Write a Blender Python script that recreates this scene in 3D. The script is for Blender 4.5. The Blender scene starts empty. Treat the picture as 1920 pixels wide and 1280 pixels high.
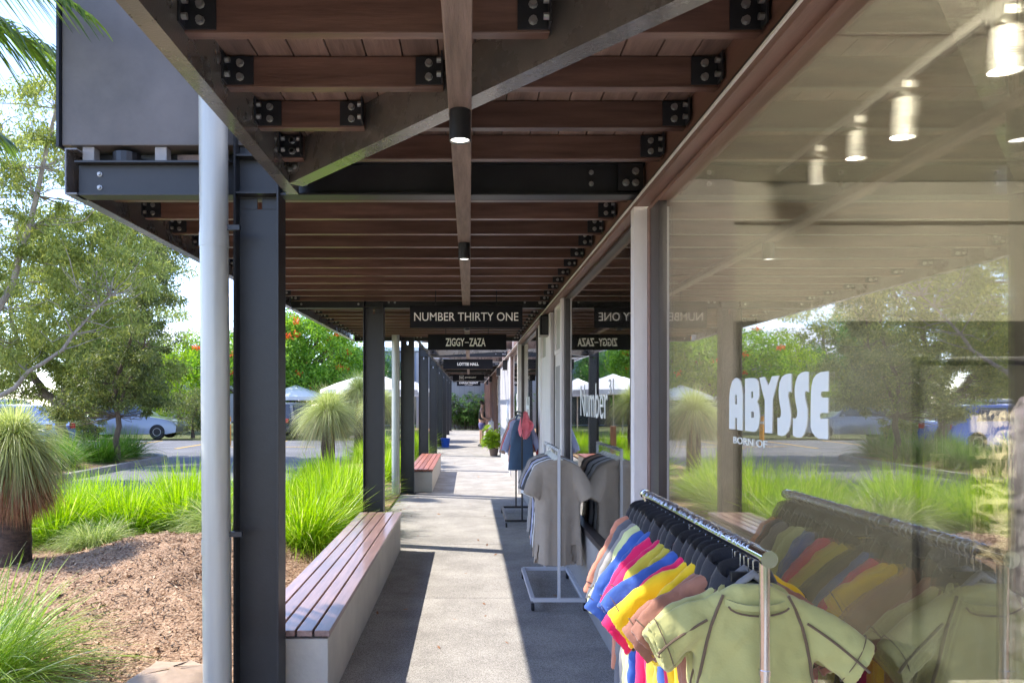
import bpy, math, random
import numpy as np
from mathutils import Vector, Matrix
R = math.radians
rnd = random.Random(7)
NP = np.random.RandomState(11)
scn = bpy.context.scene
COL = scn.collection

# ------------------------------------------------------------------ camera, sky, sun, exposure
F = 1400.0 / 1920.0
cam_d = bpy.data.cameras.new('camera')
cam_d.sensor_width = 36.0
cam_d.lens = 36.0 * F
cam_d.shift_x = 80.0 / 1920.0
cam_d.shift_y = 112.0 / 1920.0
cam_d.clip_start = 0.05
cam_d.clip_end = 900
cam = bpy.data.objects.new('camera', cam_d)
COL.objects.link(cam)
cam.location = (0, 0, 1.65)
cam.rotation_euler = (R(90), 0, 0)
scn.camera = cam

SUN = Vector((-0.90, 0.26, 1.0)).normalized()      # towards the sun
elev = math.asin(SUN.z)
w = bpy.data.worlds.new('World')
scn.world = w
w.use_nodes = True
nt = w.node_tree
bg = nt.nodes['Background']
sky = nt.nodes.new('ShaderNodeTexSky')
sky.sky_type = 'NISHITA'
sky.sun_disc = False
sky.sun_elevation = elev
sky.sun_rotation = math.atan2(SUN.x, SUN.y)
sky.air_density = 1.0
sky.altitude = 3000
sky.dust_density = 0.2
sky.ozone_density = 1.5
tint = nt.nodes.new('ShaderNodeVectorMath'); tint.operation = 'MULTIPLY'; tint.inputs[1].default_value = (1.04, .93, .96)
nt.links.new(sky.outputs[0], tint.inputs[0]); nt.links.new(tint.outputs[0], bg.inputs[0])
bg.inputs[1].default_value = 0.15
sun_d = bpy.data.lights.new('sun', 'SUN')
sun_d.energy = 2.0
sun_d.angle = R(0.5)
sun_d.color = (1.0, 0.94, 0.84)
sun = bpy.data.objects.new('sun', sun_d)
COL.objects.link(sun)
sun.rotation_euler = SUN.to_track_quat('Z', 'Y').to_euler()
scn.view_settings.view_transform = 'Standard'
scn.view_settings.look = 'None'
scn.view_settings.gamma = 1
scn.view_settings.exposure = 2.2
scn.cycles.max_bounces = 10
scn.cycles.diffuse_bounces = 5
scn.cycles.glossy_bounces = 4
scn.cycles.transmission_bounces = 6
scn.cycles.transparent_max_bounces = 12
scn.cycles.use_denoising = True
scn.cycles.sample_clamp_indirect = 6

# ------------------------------------------------------------------ materials
def mat(name, col, rough=0.6, metal=0.0, var=0.0, vscale=8.0, bump=0.0, bscale=60.0, stretch=(1, 1, 1), spec=0.5,
        col2=None, sheen=0.0, coat=0.0, emit=None, estr=0.0):
    m = bpy.data.materials.new(name)
    m.use_nodes = True
    n, l = m.node_tree.nodes, m.node_tree.links
    b = n['Principled BSDF']
    b.inputs['Base Color'].default_value = (*col, 1)
    b.inputs['Roughness'].default_value = rough
    b.inputs['Metallic'].default_value = metal
    b.inputs['Specular IOR Level'].default_value = spec
    if sheen: b.inputs['Sheen Weight'].default_value = sheen
    if coat: b.inputs['Coat Weight'].default_value = coat; b.inputs['Coat Roughness'].default_value = 0.1
    if emit:
        b.inputs['Emission Color'].default_value = (*emit, 1)
        b.inputs['Emission Strength'].default_value = estr
    if var or bump:
        tc = n.new('ShaderNodeTexCoord'); mp = n.new('ShaderNodeMapping')
        mp.inputs['Scale'].default_value = stretch
        l.new(tc.outputs['Object'], mp.inputs[0])
    if var:
        nz = n.new('ShaderNodeTexNoise'); nz.inputs['Scale'].default_value = vscale; nz.inputs['Detail'].default_value = 6
        nz.inputs['Roughness'].default_value = 0.65
        l.new(mp.outputs[0], nz.inputs['Vector'])
        cr = n.new('ShaderNodeValToRGB')
        cr.color_ramp.elements[0].position = 0.3; cr.color_ramp.elements[1].position = 0.7
        a = [max(0, c * (1 - var)) for c in col]
        c2 = col2 if col2 else [min(1, c * (1 + var)) for c in col]
        cr.color_ramp.elements[0].color = (*a, 1); cr.color_ramp.elements[1].color = (*c2, 1)
        l.new(nz.outputs[0], cr.inputs[0]); l.new(cr.outputs[0], b.inputs['Base Color'])
        rr = n.new('ShaderNodeMapRange')
        rr.inputs['To Min'].default_value = max(0.02, rough - 0.1); rr.inputs['To Max'].default_value = min(1, rough + 0.1)
        l.new(nz.outputs[0], rr.inputs[0]); l.new(rr.outputs[0], b.inputs['Roughness'])
    if bump:
        n2 = n.new('ShaderNodeTexNoise'); n2.inputs['Scale'].default_value = bscale; n2.inputs['Detail'].default_value = 5
        l.new(mp.outputs[0], n2.inputs['Vector'])
        bp = n.new('ShaderNodeBump'); bp.inputs['Strength'].default_value = bump; bp.inputs['Distance'].default_value = 0.01
        l.new(n2.outputs[0], bp.inputs['Height']); l.new(bp.outputs[0], b.inputs['Normal'])
    return m

def leaf_mat(name, c1, c2, c3=None, trans=0.45, rough=0.5):
    m = bpy.data.materials.new(name); m.use_nodes = True
    n, l = m.node_tree.nodes, m.node_tree.links
    b = n['Principled BSDF']; out = n['Material Output']
    b.inputs['Roughness'].default_value = rough
    b.inputs['Specular IOR Level'].default_value = 0.35
    g = n.new('ShaderNodeNewGeometry')
    cr = n.new('ShaderNodeValToRGB')
    cr.color_ramp.elements[0].color = (*c1, 1); cr.color_ramp.elements[1].color = (*c2, 1)
    if c3:
        e = cr.color_ramp.elements.new(0.88); e.color = (*c2, 1)
        cr.color_ramp.elements[-1].color = (*c3, 1); cr.color_ramp.elements[-1].position = 1.0
    l.new(g.outputs['Random Per Island'], cr.inputs[0]); l.new(cr.outputs[0], b.inputs['Base Color'])
    t = n.new('ShaderNodeBsdfTranslucent')
    hs = n.new('ShaderNodeHueSaturation'); hs.inputs['Value'].default_value = 1.5; hs.inputs['Saturation'].default_value = 1.1
    l.new(cr.outputs[0], hs.inputs['Color']); l.new(hs.outputs[0], t.inputs[0])
    mx = n.new('ShaderNodeMixShader'); mx.inputs[0].default_value = trans
    l.new(b.outputs[0], mx.inputs[1]); l.new(t.outputs[0], mx.inputs[2]); l.new(mx.outputs[0], out.inputs[0])
    return m

def glass_mat():
    m = bpy.data.materials.new('shop_glass'); m.use_nodes = True
    n, l = m.node_tree.nodes, m.node_tree.links
    out = n['Material Output']; n.remove(n['Principled BSDF'])
    t = n.new('ShaderNodeBsdfTransparent'); t.inputs[0].default_value = (0.88, 0.88, 0.86, 1)
    g = n.new('ShaderNodeBsdfGlossy'); g.inputs['Roughness'].default_value = 0.0
    g.inputs['Color'].default_value = (0.98, 0.98, 0.97, 1)
    tc = n.new('ShaderNodeTexCoord'); nz = n.new('ShaderNodeTexNoise'); nz.inputs['Scale'].default_value = 1.1; nz.inputs['Detail'].default_value = 0
    l.new(tc.outputs['Object'], nz.inputs['Vector']); bp = n.new('ShaderNodeBump'); bp.inputs['Strength'].default_value = .3; bp.inputs['Distance'].default_value = .002
    l.new(nz.outputs[0], bp.inputs['Height']); l.new(bp.outputs[0], g.inputs['Normal'])
    fr = n.new('ShaderNodeFresnel'); fr.inputs[0].default_value = 1.7
    mr = n.new('ShaderNodeMapRange'); mr.inputs['From Min'].default_value = 0.05; mr.inputs['From Max'].default_value = 0.6
    mr.inputs['To Min'].default_value = 0.22; mr.inputs['To Max'].default_value = 0.80
    l.new(fr.outputs[0], mr.inputs[0])
    mx = n.new('ShaderNodeMixShader'); l.new(mr.outputs[0], mx.inputs[0])
    l.new(t.outputs[0], mx.inputs[1]); l.new(g.outputs[0], mx.inputs[2]); l.new(mx.outputs[0], out.inputs[0])
    return m

def ground_mat(name, cols, scales, bump, rough=0.9, bscale=90):
    """speckled aggregate: fine voronoi cells picked through a ramp, over a broad stain"""
    m = bpy.data.materials.new(name); m.use_nodes = True
    n, l = m.node_tree.nodes, m.node_tree.links
    b = n['Principled BSDF']; b.inputs['Roughness'].default_value = rough
    b.inputs['Specular IOR Level'].default_value = 0.25
    tc = n.new('ShaderNodeTexCoord')
    v = n.new('ShaderNodeTexVoronoi'); v.inputs['Scale'].default_value = scales[0]
    l.new(tc.outputs['Object'], v.inputs['Vector'])
    sep = n.new('ShaderNodeSeparateColor'); l.new(v.outputs['Color'], sep.inputs[0])
    cr = n.new('ShaderNodeValToRGB'); cr.color_ramp.interpolation = 'LINEAR'
    els = cr.color_ramp.elements
    for i, c in enumerate(cols):
        if i < 2: e = els[i]
        else: e = els.new(0.5)
        e.color = (*c, 1)
    for i in range(len(cols)): els[i].position = i / (len(cols) - 1)
    for i, c in enumerate(cols): els[i].color = (*c, 1)
    l.new(sep.outputs[0], cr.inputs[0])
    nz = n.new('ShaderNodeTexNoise'); nz.inputs['Scale'].default_value = scales[1]; nz.inputs['Detail'].default_value = 7
    nz.inputs['Roughness'].default_value = 0.6
    l.new(tc.outputs['Object'], nz.inputs['Vector'])
    mr = n.new('ShaderNodeMapRange'); mr.inputs['From Min'].default_value = 0.3; mr.inputs['From Max'].default_value = 0.7
    mr.inputs['To Min'].default_value = 0.70; mr.inputs['To Max'].default_value = 1.12
    l.new(nz.outputs[0], mr.inputs[0])
    mul = n.new('ShaderNodeVectorMath'); mul.operation = 'SCALE'
    l.new(cr.outputs[0], mul.inputs[0]); l.new(mr.outputs[0], mul.inputs['Scale'])
    l.new(mul.outputs[0], b.inputs['Base Color'])
    n2 = n.new('ShaderNodeTexNoise'); n2.inputs['Scale'].default_value = bscale; n2.inputs['Detail'].default_value = 4
    l.new(tc.outputs['Object'], n2.inputs['Vector'])
    bp = n.new('ShaderNodeBump'); bp.inputs['Strength'].default_value = bump; bp.inputs['Distance'].default_value = 0.02
    l.new(n2.outputs[0], bp.inputs['Height']); l.new(bp.outputs[0], b.inputs['Normal'])
    return m

M = {}
M['conc_floor'] = ground_mat('exposed_aggregate', [(.15, .14, .13), (.37, .345, .315), (.43, .40, .37), (.54, .51, .475)], (260, 2.2), 0.25)
M['asphalt'] = ground_mat('asphalt', [(.13, .13, .135), (.19, .19, .2), (.25, .25, .26)], (120, 0.7), 0.25)
M['mulch'] = ground_mat('bark_mulch', [(.16, .085, .045), (.33, .20, .12), (.46, .29, .18), (.58, .41, .28)], (85, 3.0), 1.0, bscale=45)
M['dirt'] = ground_mat('verge', [(.07, .10, .03), (.12, .15, .05), (.2, .17, .1)], (20, 1.0), 0.5)
M['chip_a'] = leaf_mat('bark_chips', (.15, .08, .045), (.56, .40, .27), None, 0.0, 0.9)
M['steel'] = mat('charcoal_steel', (.024, .025, .028), 0.42, 0.0, 0.30, 3.0, 0.06, 70, spec=0.5)
M['steel_flat'] = mat('black_steel', (.022, .024, .030), 0.45, 0.0, 0.3, 5, 0.05, 60)
M['edge_steel'] = mat('edge_steel', (.13, .118, .110), 0.28, 0.0, 0.3, 4, 0.15, 130, spec=0.8, coat=.7)
M['zinc'] = mat('zinc_bolt', (.42, .42, .42), 0.45, 0.8)
M['joist'] = mat('stained_joist', (.125, .066, .052), 0.34, 0, 0.38, 5, 0.12, 35, (0.35, 4, 4), col2=(.20, .112, .088), spec=0.6)
M['deck'] = mat('deck_boards', (.21, .135, .11), 0.6, 0, 0.38, 5, 0.2, 40, (4, 0.35, 4), col2=(.30, .20, .16))
M['tbeam'] = mat('weathered_beam', (.21, .145, .115), 0.65, 0, 0.30, 6, 0.45, 28, (8, 0.6, 8), col2=(.30, .215, .18))
M['trim'] = mat('brown_window_frame', (.22, .125, .10), 0.45, 0, 0.22, 4, 0.1, 50, (5, 0.5, 5))
M['trim_dark'] = mat('dark_window_frame', (.045, .035, .035), 0.4, 0, 0.2, 4)
M['post'] = mat('grey_painted_post', (.76, .715, .70), 0.6, 0, 0.10, 3, 0.12, 70, (3, 3, .6))
M['plinth'] = mat('plinth_render', (.33, .31, .30), 0.75, 0, 0.12, 2, 0.15, 40)
M['panel'] = mat('fibre_cement_panel', (.125, .115, .110), 0.6, 0, 0.20, 2.2, 0.12, 30, col2=(.165, .15, .145))
M['soffit'] = mat('board_formed_concrete', (.62, .605, .525), 0.8, 0, 0.14, 1.6, 0.2, 14, (0.6, 3, 1))
M['inwall'] = mat('inside_wall', (.43, .42, .375), 0.8, 0, 0.08, 1.0)
M['infloor'] = mat('inside_floor', (.36, .34, .30), 0.5, 0, 0.15, 2)
M['wallgrey'] = mat('pale_grey_cladding', (.42, .41, .43), 0.7, 0, 0.07, 1.4, 0.1, 30)
M['white'] = mat('white_paint', (.78, .78, .76), 0.4)
M['offwhite'] = mat('white_track', (.92, .92, .86), 0.35)
M['black'] = mat('black_sign', (.006, .006, .009), 0.6, 0, 0.2, 8, spec=.25)
M['black_plastic'] = mat('black_plastic', (.015, .015, .017), 0.35)
M['grey_plastic'] = mat('grey_plastic', (.20, .20, .21), 0.4)
M['lettering'] = mat('sign_lettering', (.95, .92, .86), 0.6)
M['vinyl'] = mat('window_vinyl', (.80, .81, .78), 0.6)
M['slat'] = mat('bench_slat', (.30, .175, .155), 0.34, 0, 0.28, 5, 0.14, 30, (7, 0.5, 7), col2=(.42, .26, .225), spec=0.8, coat=.25)
M['slat_red'] = mat('reddish_bench_slat', (.36, .13, .08), 0.45, 0, 0.2, 5, 0.14, 30, (7, 0.5, 7))
M['bench_conc'] = mat('bench_concrete', (.52, .475, .41), 0.8, 0, 0.14, 2.2, 0.25, 40)
M['pipe'] = mat('galvanised_downpipe', (.47, .475, .44), 0.38, 0.25, 0.10, 3, 0.04, 30, (6, 6, .4))
M['chrome'] = mat('chrome', (.72, .72, .74), 0.12, 1.0, 0.06, 30)
M['wire'] = mat('hook_wire', (.60, .60, .62), 0.25, 1.0)
M['rack_white'] = mat('white_rack_steel', (.62, .62, .66), 0.35)
M['rubber'] = mat('rubber', (.02, .02, .022), 0.7)
M['lamp_on'] = mat('lit_lamp', (1, .95, .85), 0.5, emit=(1, .93, .80), estr=16)
M['lamp_soft'] = mat('lit_downlight', (.9, .9, .86), 0.5, emit=(1, .95, .85), estr=1.2)
M['bark_pale'] = mat('paperbark', (.33, .27, .22), 0.85, 0, 0.35, 5, 0.6, 16, (3, 3, .6), col2=(.46, .40, .34))
M['bark_mid'] = mat('grey_brown_bark', (.17, .13, .10), 0.85, 0, 0.35, 5, 0.6, 16, (3, 3, .6), col2=(.25, .20, .16))
M['bark_dark'] = mat('brown_bark', (.13, .095, .07), 0.9, 0, 0.4, 6, 0.7, 18, (3, 3, .6))
M['gt_trunk'] = mat('charred_trunk', (.05, .036, .03), 0.9, 0, 0.45, 9, 1.0, 30, (1, 1, 3), col2=(.12, .08, .06))
M['rock'] = mat('sandstone', (.42, .31, .22), 0.9, 0, 0.22, 4, 0.6, 12, col2=(.58, .42, .30))
M['kerb'] = mat('concrete_kerb', (.27, .245, .23), 0.9, 0, 0.2, 3, 0.3, 40)
M['paint_yellow'] = mat('yellow_road_paint', (.65, .40, .06), 0.8, 0, 0.2, 6)
M['bollard'] = mat('orange_bollard', (.85, .36, .03), 0.5)
M['timber_or'] = mat('orange_timber', (.30, .13, .06), 0.7, 0, 0.25, 6)
M['umbrella'] = mat('white_canvas', (.80, .79, .76), 0.8, 0, 0.04, 3)
M['roof_white'] = mat('white_roof', (.82, .84, .88), 0.5, 0, 0.04, 1)
M['bldg_blue'] = mat('blue_grey_cladding', (.25, .28, .36), 0.6, 0, 0.06, 1)
M['bldg_dark'] = mat('dark_window', (.03, .04, .05), 0.12, 0, spec=0.8)
M['car_blue'] = mat('blue_car_paint', (.06, .13, .42), 0.25, 0.3, coat=1)
M['car_silver'] = mat('silver_car_paint', (.26, .28, .31), 0.28, 0.5, coat=1)
M['car_white'] = mat('white_car_paint', (.50, .51, .53), 0.25, 0, coat=1)
M['car_dark'] = mat('dark_car_paint', (.03, .035, .045), 0.2, 0.3, coat=1)
M['car_glass'] = mat('car_glass', (.03, .045, .055), 0.05, 0, spec=1.0)
M['head_lamp'] = mat('headlight_lens', (.75, .78, .8), 0.1, 0.3)
M['tail_lamp'] = mat('tail_light_lens', (.45, .02, .02), 0.2)
M['tub'] = mat('blue_tub', (.03, .12, .62), 0.4)
M['terracotta'] = mat('dark_pot', (.22, .16, .13), 0.7)
M['skin'] = mat('skin', (.50, .29, .20), 0.55)
M['hair'] = mat('hair', (.05, .03, .02), 0.7)
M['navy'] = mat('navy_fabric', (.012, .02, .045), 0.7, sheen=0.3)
M['glass'] = glass_mat()
def vary(m, lo, hi, island=True):
    n, l = m.node_tree.nodes, m.node_tree.links; b = n['Principled BSDF']
    src = b.inputs['Base Color'].links[0].from_socket
    g = n.new('ShaderNodeNewGeometry'); oi = n.new('ShaderNodeObjectInfo')
    mr = n.new('ShaderNodeMapRange'); mr.inputs['To Min'].default_value = lo; mr.inputs['To Max'].default_value = hi
    l.new((g.outputs['Random Per Island'] if island else oi.outputs['Random']), mr.inputs[0])
    sc = n.new('ShaderNodeVectorMath'); sc.operation = 'SCALE'; l.new(src, sc.inputs[0]); l.new(mr.outputs[0], sc.inputs['Scale'])
    l.new(sc.outputs[0], b.inputs['Base Color'])
vary(M['deck'], .7, 1.25); vary(M['joist'], .72, 1.3, False); vary(M['slat'], .82, 1.15, False); vary(M['slat_red'], .8, 1.15, False)
# foliage
M['lf_lime'] = leaf_mat('lomandra_blades', (.17, .34, .012), (.44, .60, .05), (.62, .60, .25), 0.45, 0.38)
M['lf_pale'] = leaf_mat('pale_blades', (.20, .30, .06), (.46, .52, .20), (.70, .66, .42), 0.35, 0.4)
M['lf_deep'] = leaf_mat('deep_blades', (.05, .15, .015), (.17, .33, .04), (.30, .30, .12), 0.35, 0.4)
M['lf_gtree'] = leaf_mat('grasstree_leaves', (.28, .34, .07), (.58, .62, .26), (.80, .76, .52), 0.4, 0.4)
M['lf_skirt'] = leaf_mat('grasstree_skirt', (.18, .22, .08), (.44, .45, .24), (.46, .26, .14), 0.25, 0.6)
M['lf_brown'] = leaf_mat('dead_leaves', (.18, .08, .045), (.50, .27, .16), None, 0.2, 0.8)
M['lf_euc'] = leaf_mat('eucalypt_leaves', (.13, .17, .035), (.34, .38, .10), (.52, .50, .12), 0.4, 0.55)
M['lf_olive'] = leaf_mat('olive_leaves', (.07, .10, .025), (.20, .23, .07), (.36, .36, .09), 0.35, 0.5)
M['lf_bright'] = leaf_mat('bright_leaves', (.16, .28, .02), (.42, .55, .06), None, 0.5, 0.4)
M['lf_mid'] = leaf_mat('mid_leaves', (.05, .13, .03), (.16, .30, .06), None, 0.4, 0.4)
M['lf_palm'] = leaf_mat('palm_leaflets', (.05, .11, .03), (.24, .36, .05), None, 0.45, 0.35)
M['lf_poin'] = leaf_mat('poinciana_leaves', (.10, .23, .03), (.33, .50, .06), None, 0.45, 0.45)
M['flower'] = leaf_mat('red_flowers', (.75, .07, .02), (.90, .24, .05), None, 0.3, 0.6)
M['lf_rhapis'] = leaf_mat('lady_palm_leaves', (.04, .10, .02), (.13, .24, .06), None, 0.35, 0.4)

# ------------------------------------------------------------------ mesh helpers
def wl(o):
    v = Vector((0, 0, 0))
    while o is not None:
        v = v + o.location
        o = o.parent
    return v

class MB:
    def __init__(s): s.v = []; s.f = []; s.mi = []; s.m = 0
    def add(s, vs, fs):
        k = len(s.v); s.v += [tuple(p) for p in vs]
        for f in fs: s.f.append(tuple(i + k for i in f)); s.mi.append(s.m)
        return s
    def box(s, x0, x1, y0, y1, z0, z1):
        vs = [(x0, y0, z0), (x1, y0, z0), (x1, y1, z0), (x0, y1, z0), (x0, y0, z1), (x1, y0, z1), (x1, y1, z1), (x0, y1, z1)]
        return s.add(vs, [(0, 3, 2, 1), (4, 5, 6, 7), (0, 1, 5, 4), (1, 2, 6, 5), (2, 3, 7, 6), (3, 0, 4, 7)])
    def bar(s, p, q, wd, h, up=(0, 0, 1)):
        """box from p to q, wd across, h along up; p,q on the axis centre"""
        p = Vector(p); q = Vector(q); d = (q - p).normalized(); u = Vector(up)
        sd = d.cross(u).normalized(); u = sd.cross(d).normalized()
        vs = []
        for c in (p, q):
            for a, b in ((-1, -1), (1, -1), (1, 1), (-1, 1)):
                vs.append(c + sd * (a * wd / 2) + u * (b * h / 2))
        return s.add(vs, [(0, 1, 2, 3), (7, 6, 5, 4), (0, 4, 5, 1), (1, 5, 6, 2), (2, 6, 7, 3), (3, 7, 4, 0)])
    def tube(s, pts, rs, n=8, cap=True):
        pts = [Vector(p) for p in pts]
        if not hasattr(rs, '__len__'): rs = [rs] * len(pts)
        k = len(s.v); ref = None
        for i, p in enumerate(pts):
            d = (pts[min(i + 1, len(pts) - 1)] - pts[max(i - 1, 0)]).normalized()
            if ref is None:
                ref = d.orthogonal().normalized()
            ref = (ref - d * ref.dot(d)).normalized()
            b = d.cross(ref)
            for j in range(n):
                a = 2 * math.pi * j / n
                s.v.append(tuple(p + (ref * math.cos(a) + b * math.sin(a)) * rs[i]))
        for i in range(len(pts) - 1):
            for j in range(n):
                j2 = (j + 1) % n
                s.f.append((k + i * n + j, k + i * n + j2, k + (i + 1) * n + j2, k + (i + 1) * n + j)); s.mi.append(s.m)
        if cap:
            s.f.append(tuple(k + j for j in reversed(range(n)))); s.mi.append(s.m)
            e = k + (len(pts) - 1) * n
            s.f.append(tuple(e + j for j in range(n))); s.mi.append(s.m)
        return s
    def rings(s, rings, closed=True, cap0=False, cap1=False):
        n = len(rings[0]); k = len(s.v)
        for r in rings: s.v += [tuple(p) for p in r]
        for i in range(len(rings) - 1):
            for j in range(n if closed else n - 1):
                j2 = (j + 1) % n
                s.f.append((k + i * n + j, k + i * n + j2, k + (i + 1) * n + j2, k + (i + 1) * n + j)); s.mi.append(s.m)
        if cap0: s.f.append(tuple(k + j for j in reversed(range(n)))); s.mi.append(s.m)
        if cap1:
            e = k + (len(rings) - 1) * n
            s.f.append(tuple(e + j for j in range(n))); s.mi.append(s.m)
        return s
    def lathe(s, prof, c=(0, 0, 0), n=20, axis='z'):
        rr = []
        for r, h in prof:
            ring = []
            for j in range(n):
                a = 2 * math.pi * j / n
                x, y = r * math.cos(a), r * math.sin(a)
                if axis == 'z': ring.append((c[0] + x, c[1] + y, c[2] + h))
                elif axis == 'y': ring.append((c[0] + x, c[1] + h, c[2] + y))
                else: ring.append((c[0] + h, c[1] + x, c[2] + y))
            rr.append(ring)
        return s.rings(rr, True, True, True)
    def build(s, name, mats, parent=None, smooth=False, local=False, bevel=0.0, flip=False):
        me = bpy.data.meshes.new(name)
        off = Vector((0, 0, 0)) if (local or parent is None) else wl(parent)
        me.from_pydata([(a - off.x, b - off.y, c - off.z) for a, b, c in s.v], [], s.f)
        if not isinstance(mats, (list, tuple)): mats = [mats]
        for m in mats: me.materials.append(m)
        if len(mats) > 1: me.polygons.foreach_set('material_index', s.mi)
        if smooth:
            me.polygons.foreach_set('use_smooth', [True] * len(me.polygons))
            try: me.set_sharp_from_angle(angle=R(smooth if smooth > 1 else 50))
            except Exception: pass
        me.update()
        o = bpy.data.objects.new(name, me); COL.objects.link(o); o.parent = parent
        if bevel:
            b = o.modifiers.new('bevel', 'BEVEL'); b.width = bevel; b.segments = 2; b.limit_method = 'ANGLE'
        return o

def np_obj(name, V, Fq, mats, parent=None, mi=None, smooth=False):
    V = np.asarray(V, dtype=np.float32).reshape(-1, 3); Fq = np.asarray(Fq, dtype=np.int32)
    me = bpy.data.meshes.new(name)
    k = Fq.shape[1]
    me.vertices.add(len(V)); me.vertices.foreach_set('co', V.ravel())
    me.loops.add(Fq.size); me.loops.foreach_set('vertex_index', Fq.ravel())
    me.polygons.add(len(Fq))
    me.polygons.foreach_set('loop_start', np.arange(0, Fq.size, k, dtype=np.int32))
    try: me.polygons.foreach_set('loop_total', np.full(len(Fq), k, dtype=np.int32))
    except Exception: pass
    if not isinstance(mats, (list, tuple)): mats = [mats]
    for m in mats: me.materials.append(m)
    if mi is not None: me.polygons.foreach_set('material_index', np.asarray(mi, dtype=np.int32))
    if smooth: me.polygons.foreach_set('use_smooth', np.ones(len(Fq), dtype=bool))
    me.update(calc_edges=True); me.validate()
    o = bpy.data.objects.new(name, me); COL.objects.link(o); o.parent = parent
    return o

def empty(name, loc, label, cat, group=None, rz=0.0):
    o = bpy.data.objects.new(name, None); COL.objects.link(o)
    o.empty_display_size = 0.1
    o.location = loc; o.rotation_euler = (0, 0, rz)
    return tag(o, label, cat, group)
def tag(o, label=None, cat=None, group=None, kind=None):
    if label: o['label'] = label
    if cat: o['category'] = cat
    if group: o['group'] = group
    if kind: o['kind'] = kind
    return o
def kids(o): return [c for c in bpy.data.objects if c.parent is o]
KIDS = {}
def copy_tree(o, loc=None, rz=None, label=None, parent=None, scale=None):
    c = o.copy(); COL.objects.link(c); c.parent = parent
    if loc is not None: c.location = loc
    if rz is not None: c.rotation_euler = (0, 0, rz)
    if scale is not None: c.scale = (scale,) * 3 if not hasattr(scale, '__len__') else scale
    if label: c['label'] = label
    if o.name not in KIDS: KIDS[o.name] = kids(o)
    for ch in KIDS[o.name]: copy_tree(ch, parent=c)
    return c

_fonts = {}
def text_mb(txt, wdt, hgt, bold=0.0, depth=0.002, spacing=1.0):
    """text outline mesh fitted to wdt x hgt, in local x (right), y (up); returns verts, faces"""
    cu = bpy.data.curves.new('txt', 'FONT'); cu.body = txt; cu.size = 1; cu.offset = bold; cu.extrude = 0.01; cu.resolution_u = 3
    cu.space_character = spacing
    ob = bpy.data.objects.new('txt', cu); COL.objects.link(ob)
    dg = bpy.context.evaluated_depsgraph_get()
    me = bpy.data.meshes.new_from_object(ob.evaluated_get(dg))
    V = np.array([v.co[:] for v in me.vertices]); Fs = [tuple(p.vertices) for p in me.polygons]
    COL.objects.unlink(ob); bpy.data.objects.remove(ob); bpy.data.meshes.remove(me)
    mn, mx = V.min(0), V.max(0)
    V[:, 0] = (V[:, 0] - mn[0]) / (mx[0] - mn[0]) * wdt - wdt / 2
    V[:, 1] = (V[:, 1] - mn[1]) / (mx[1] - mn[1]) * hgt - hgt / 2
    V[:, 2] = (V[:, 2] - mn[2]) / (mx[2] - mn[2]) * depth
    return V, Fs
def place_text(mb, VF, origin, ax, ay):
    V, Fs = VF
    ax = Vector(ax); ay = Vector(ay); az = ax.cross(ay); o = Vector(origin)
    mb.add([o + ax * float(a) + ay * float(b) + az * float(c) for a, b, c in V], Fs)

def sag(t): return t * t
def blades(N, base, rad, L, up, droop, wid, S=5, seed=0, spread=1.0, top=None):
    """N curved tapering blades; up=(min,max) elevation in degrees; returns V,F"""
    r = np.random.RandomState(seed)
    az = r.rand(N) * 2 * np.pi
    el = np.radians(up[0] + (up[1] - up[0]) * r.rand(N))
    Ln = L[0] + (L[1] - L[0]) * r.rand(N)
    d = np.stack([np.cos(az) * np.cos(el), np.sin(az) * np.cos(el), np.sin(el)], 1)
    bz = np.stack([np.cos(az + r.randn(N) * .8) * rad * np.sqrt(r.rand(N)), np.sin(az + r.randn(N) * .8) * rad * np.sqrt(r.rand(N)), np.zeros(N)], 1) + np.array(base)
    if top is not None: bz[:, 2] += top * r.rand(N)
    dr = droop[0] + (droop[1] - droop[0]) * r.rand(N)
    wd = wid[0] + (wid[1] - wid[0]) * r.rand(N)
    s = np.linspace(0, 1, S)
    P = bz[:, None, :] + d[:, None, :] * (Ln[:, None] * s[None, :])[..., None]
    P[..., 2] -= (dr * Ln)[:, None] * s[None, :] ** 2.2
    ang = az + np.pi / 2 + r.randn(N) * 0.7
    side = np.stack([np.cos(ang), np.sin(ang), r.randn(N) * .25], 1)
    tw = wd[:, None] * np.array([0.75, 1, 0.9, 0.65, 0.06] if S == 5 else np.interp(s, [0, .3, .8, 1], [.75, 1, .6, .05]))[None, :] / 2
    A = P - side[:, None, :] * tw[..., None]; B = P + side[:, None, :] * tw[..., None]
    V = np.stack([A, B], 2).reshape(-1, 3)
    i = np.arange(N)[:, None] * (2 * S) + np.arange(S - 1)[None, :] * 2
    Fq = np.stack([i, i + 1, i + 3, i + 2], -1).reshape(-1, 4)
    return V, Fq
def join_np(parts):
    Vs, Fs, k = [], [], 0
    for V, Fq in parts:
        Vs.append(V); Fs.append(Fq + k); k += len(V)
    return np.concatenate(Vs), np.concatenate(Fs)
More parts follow.
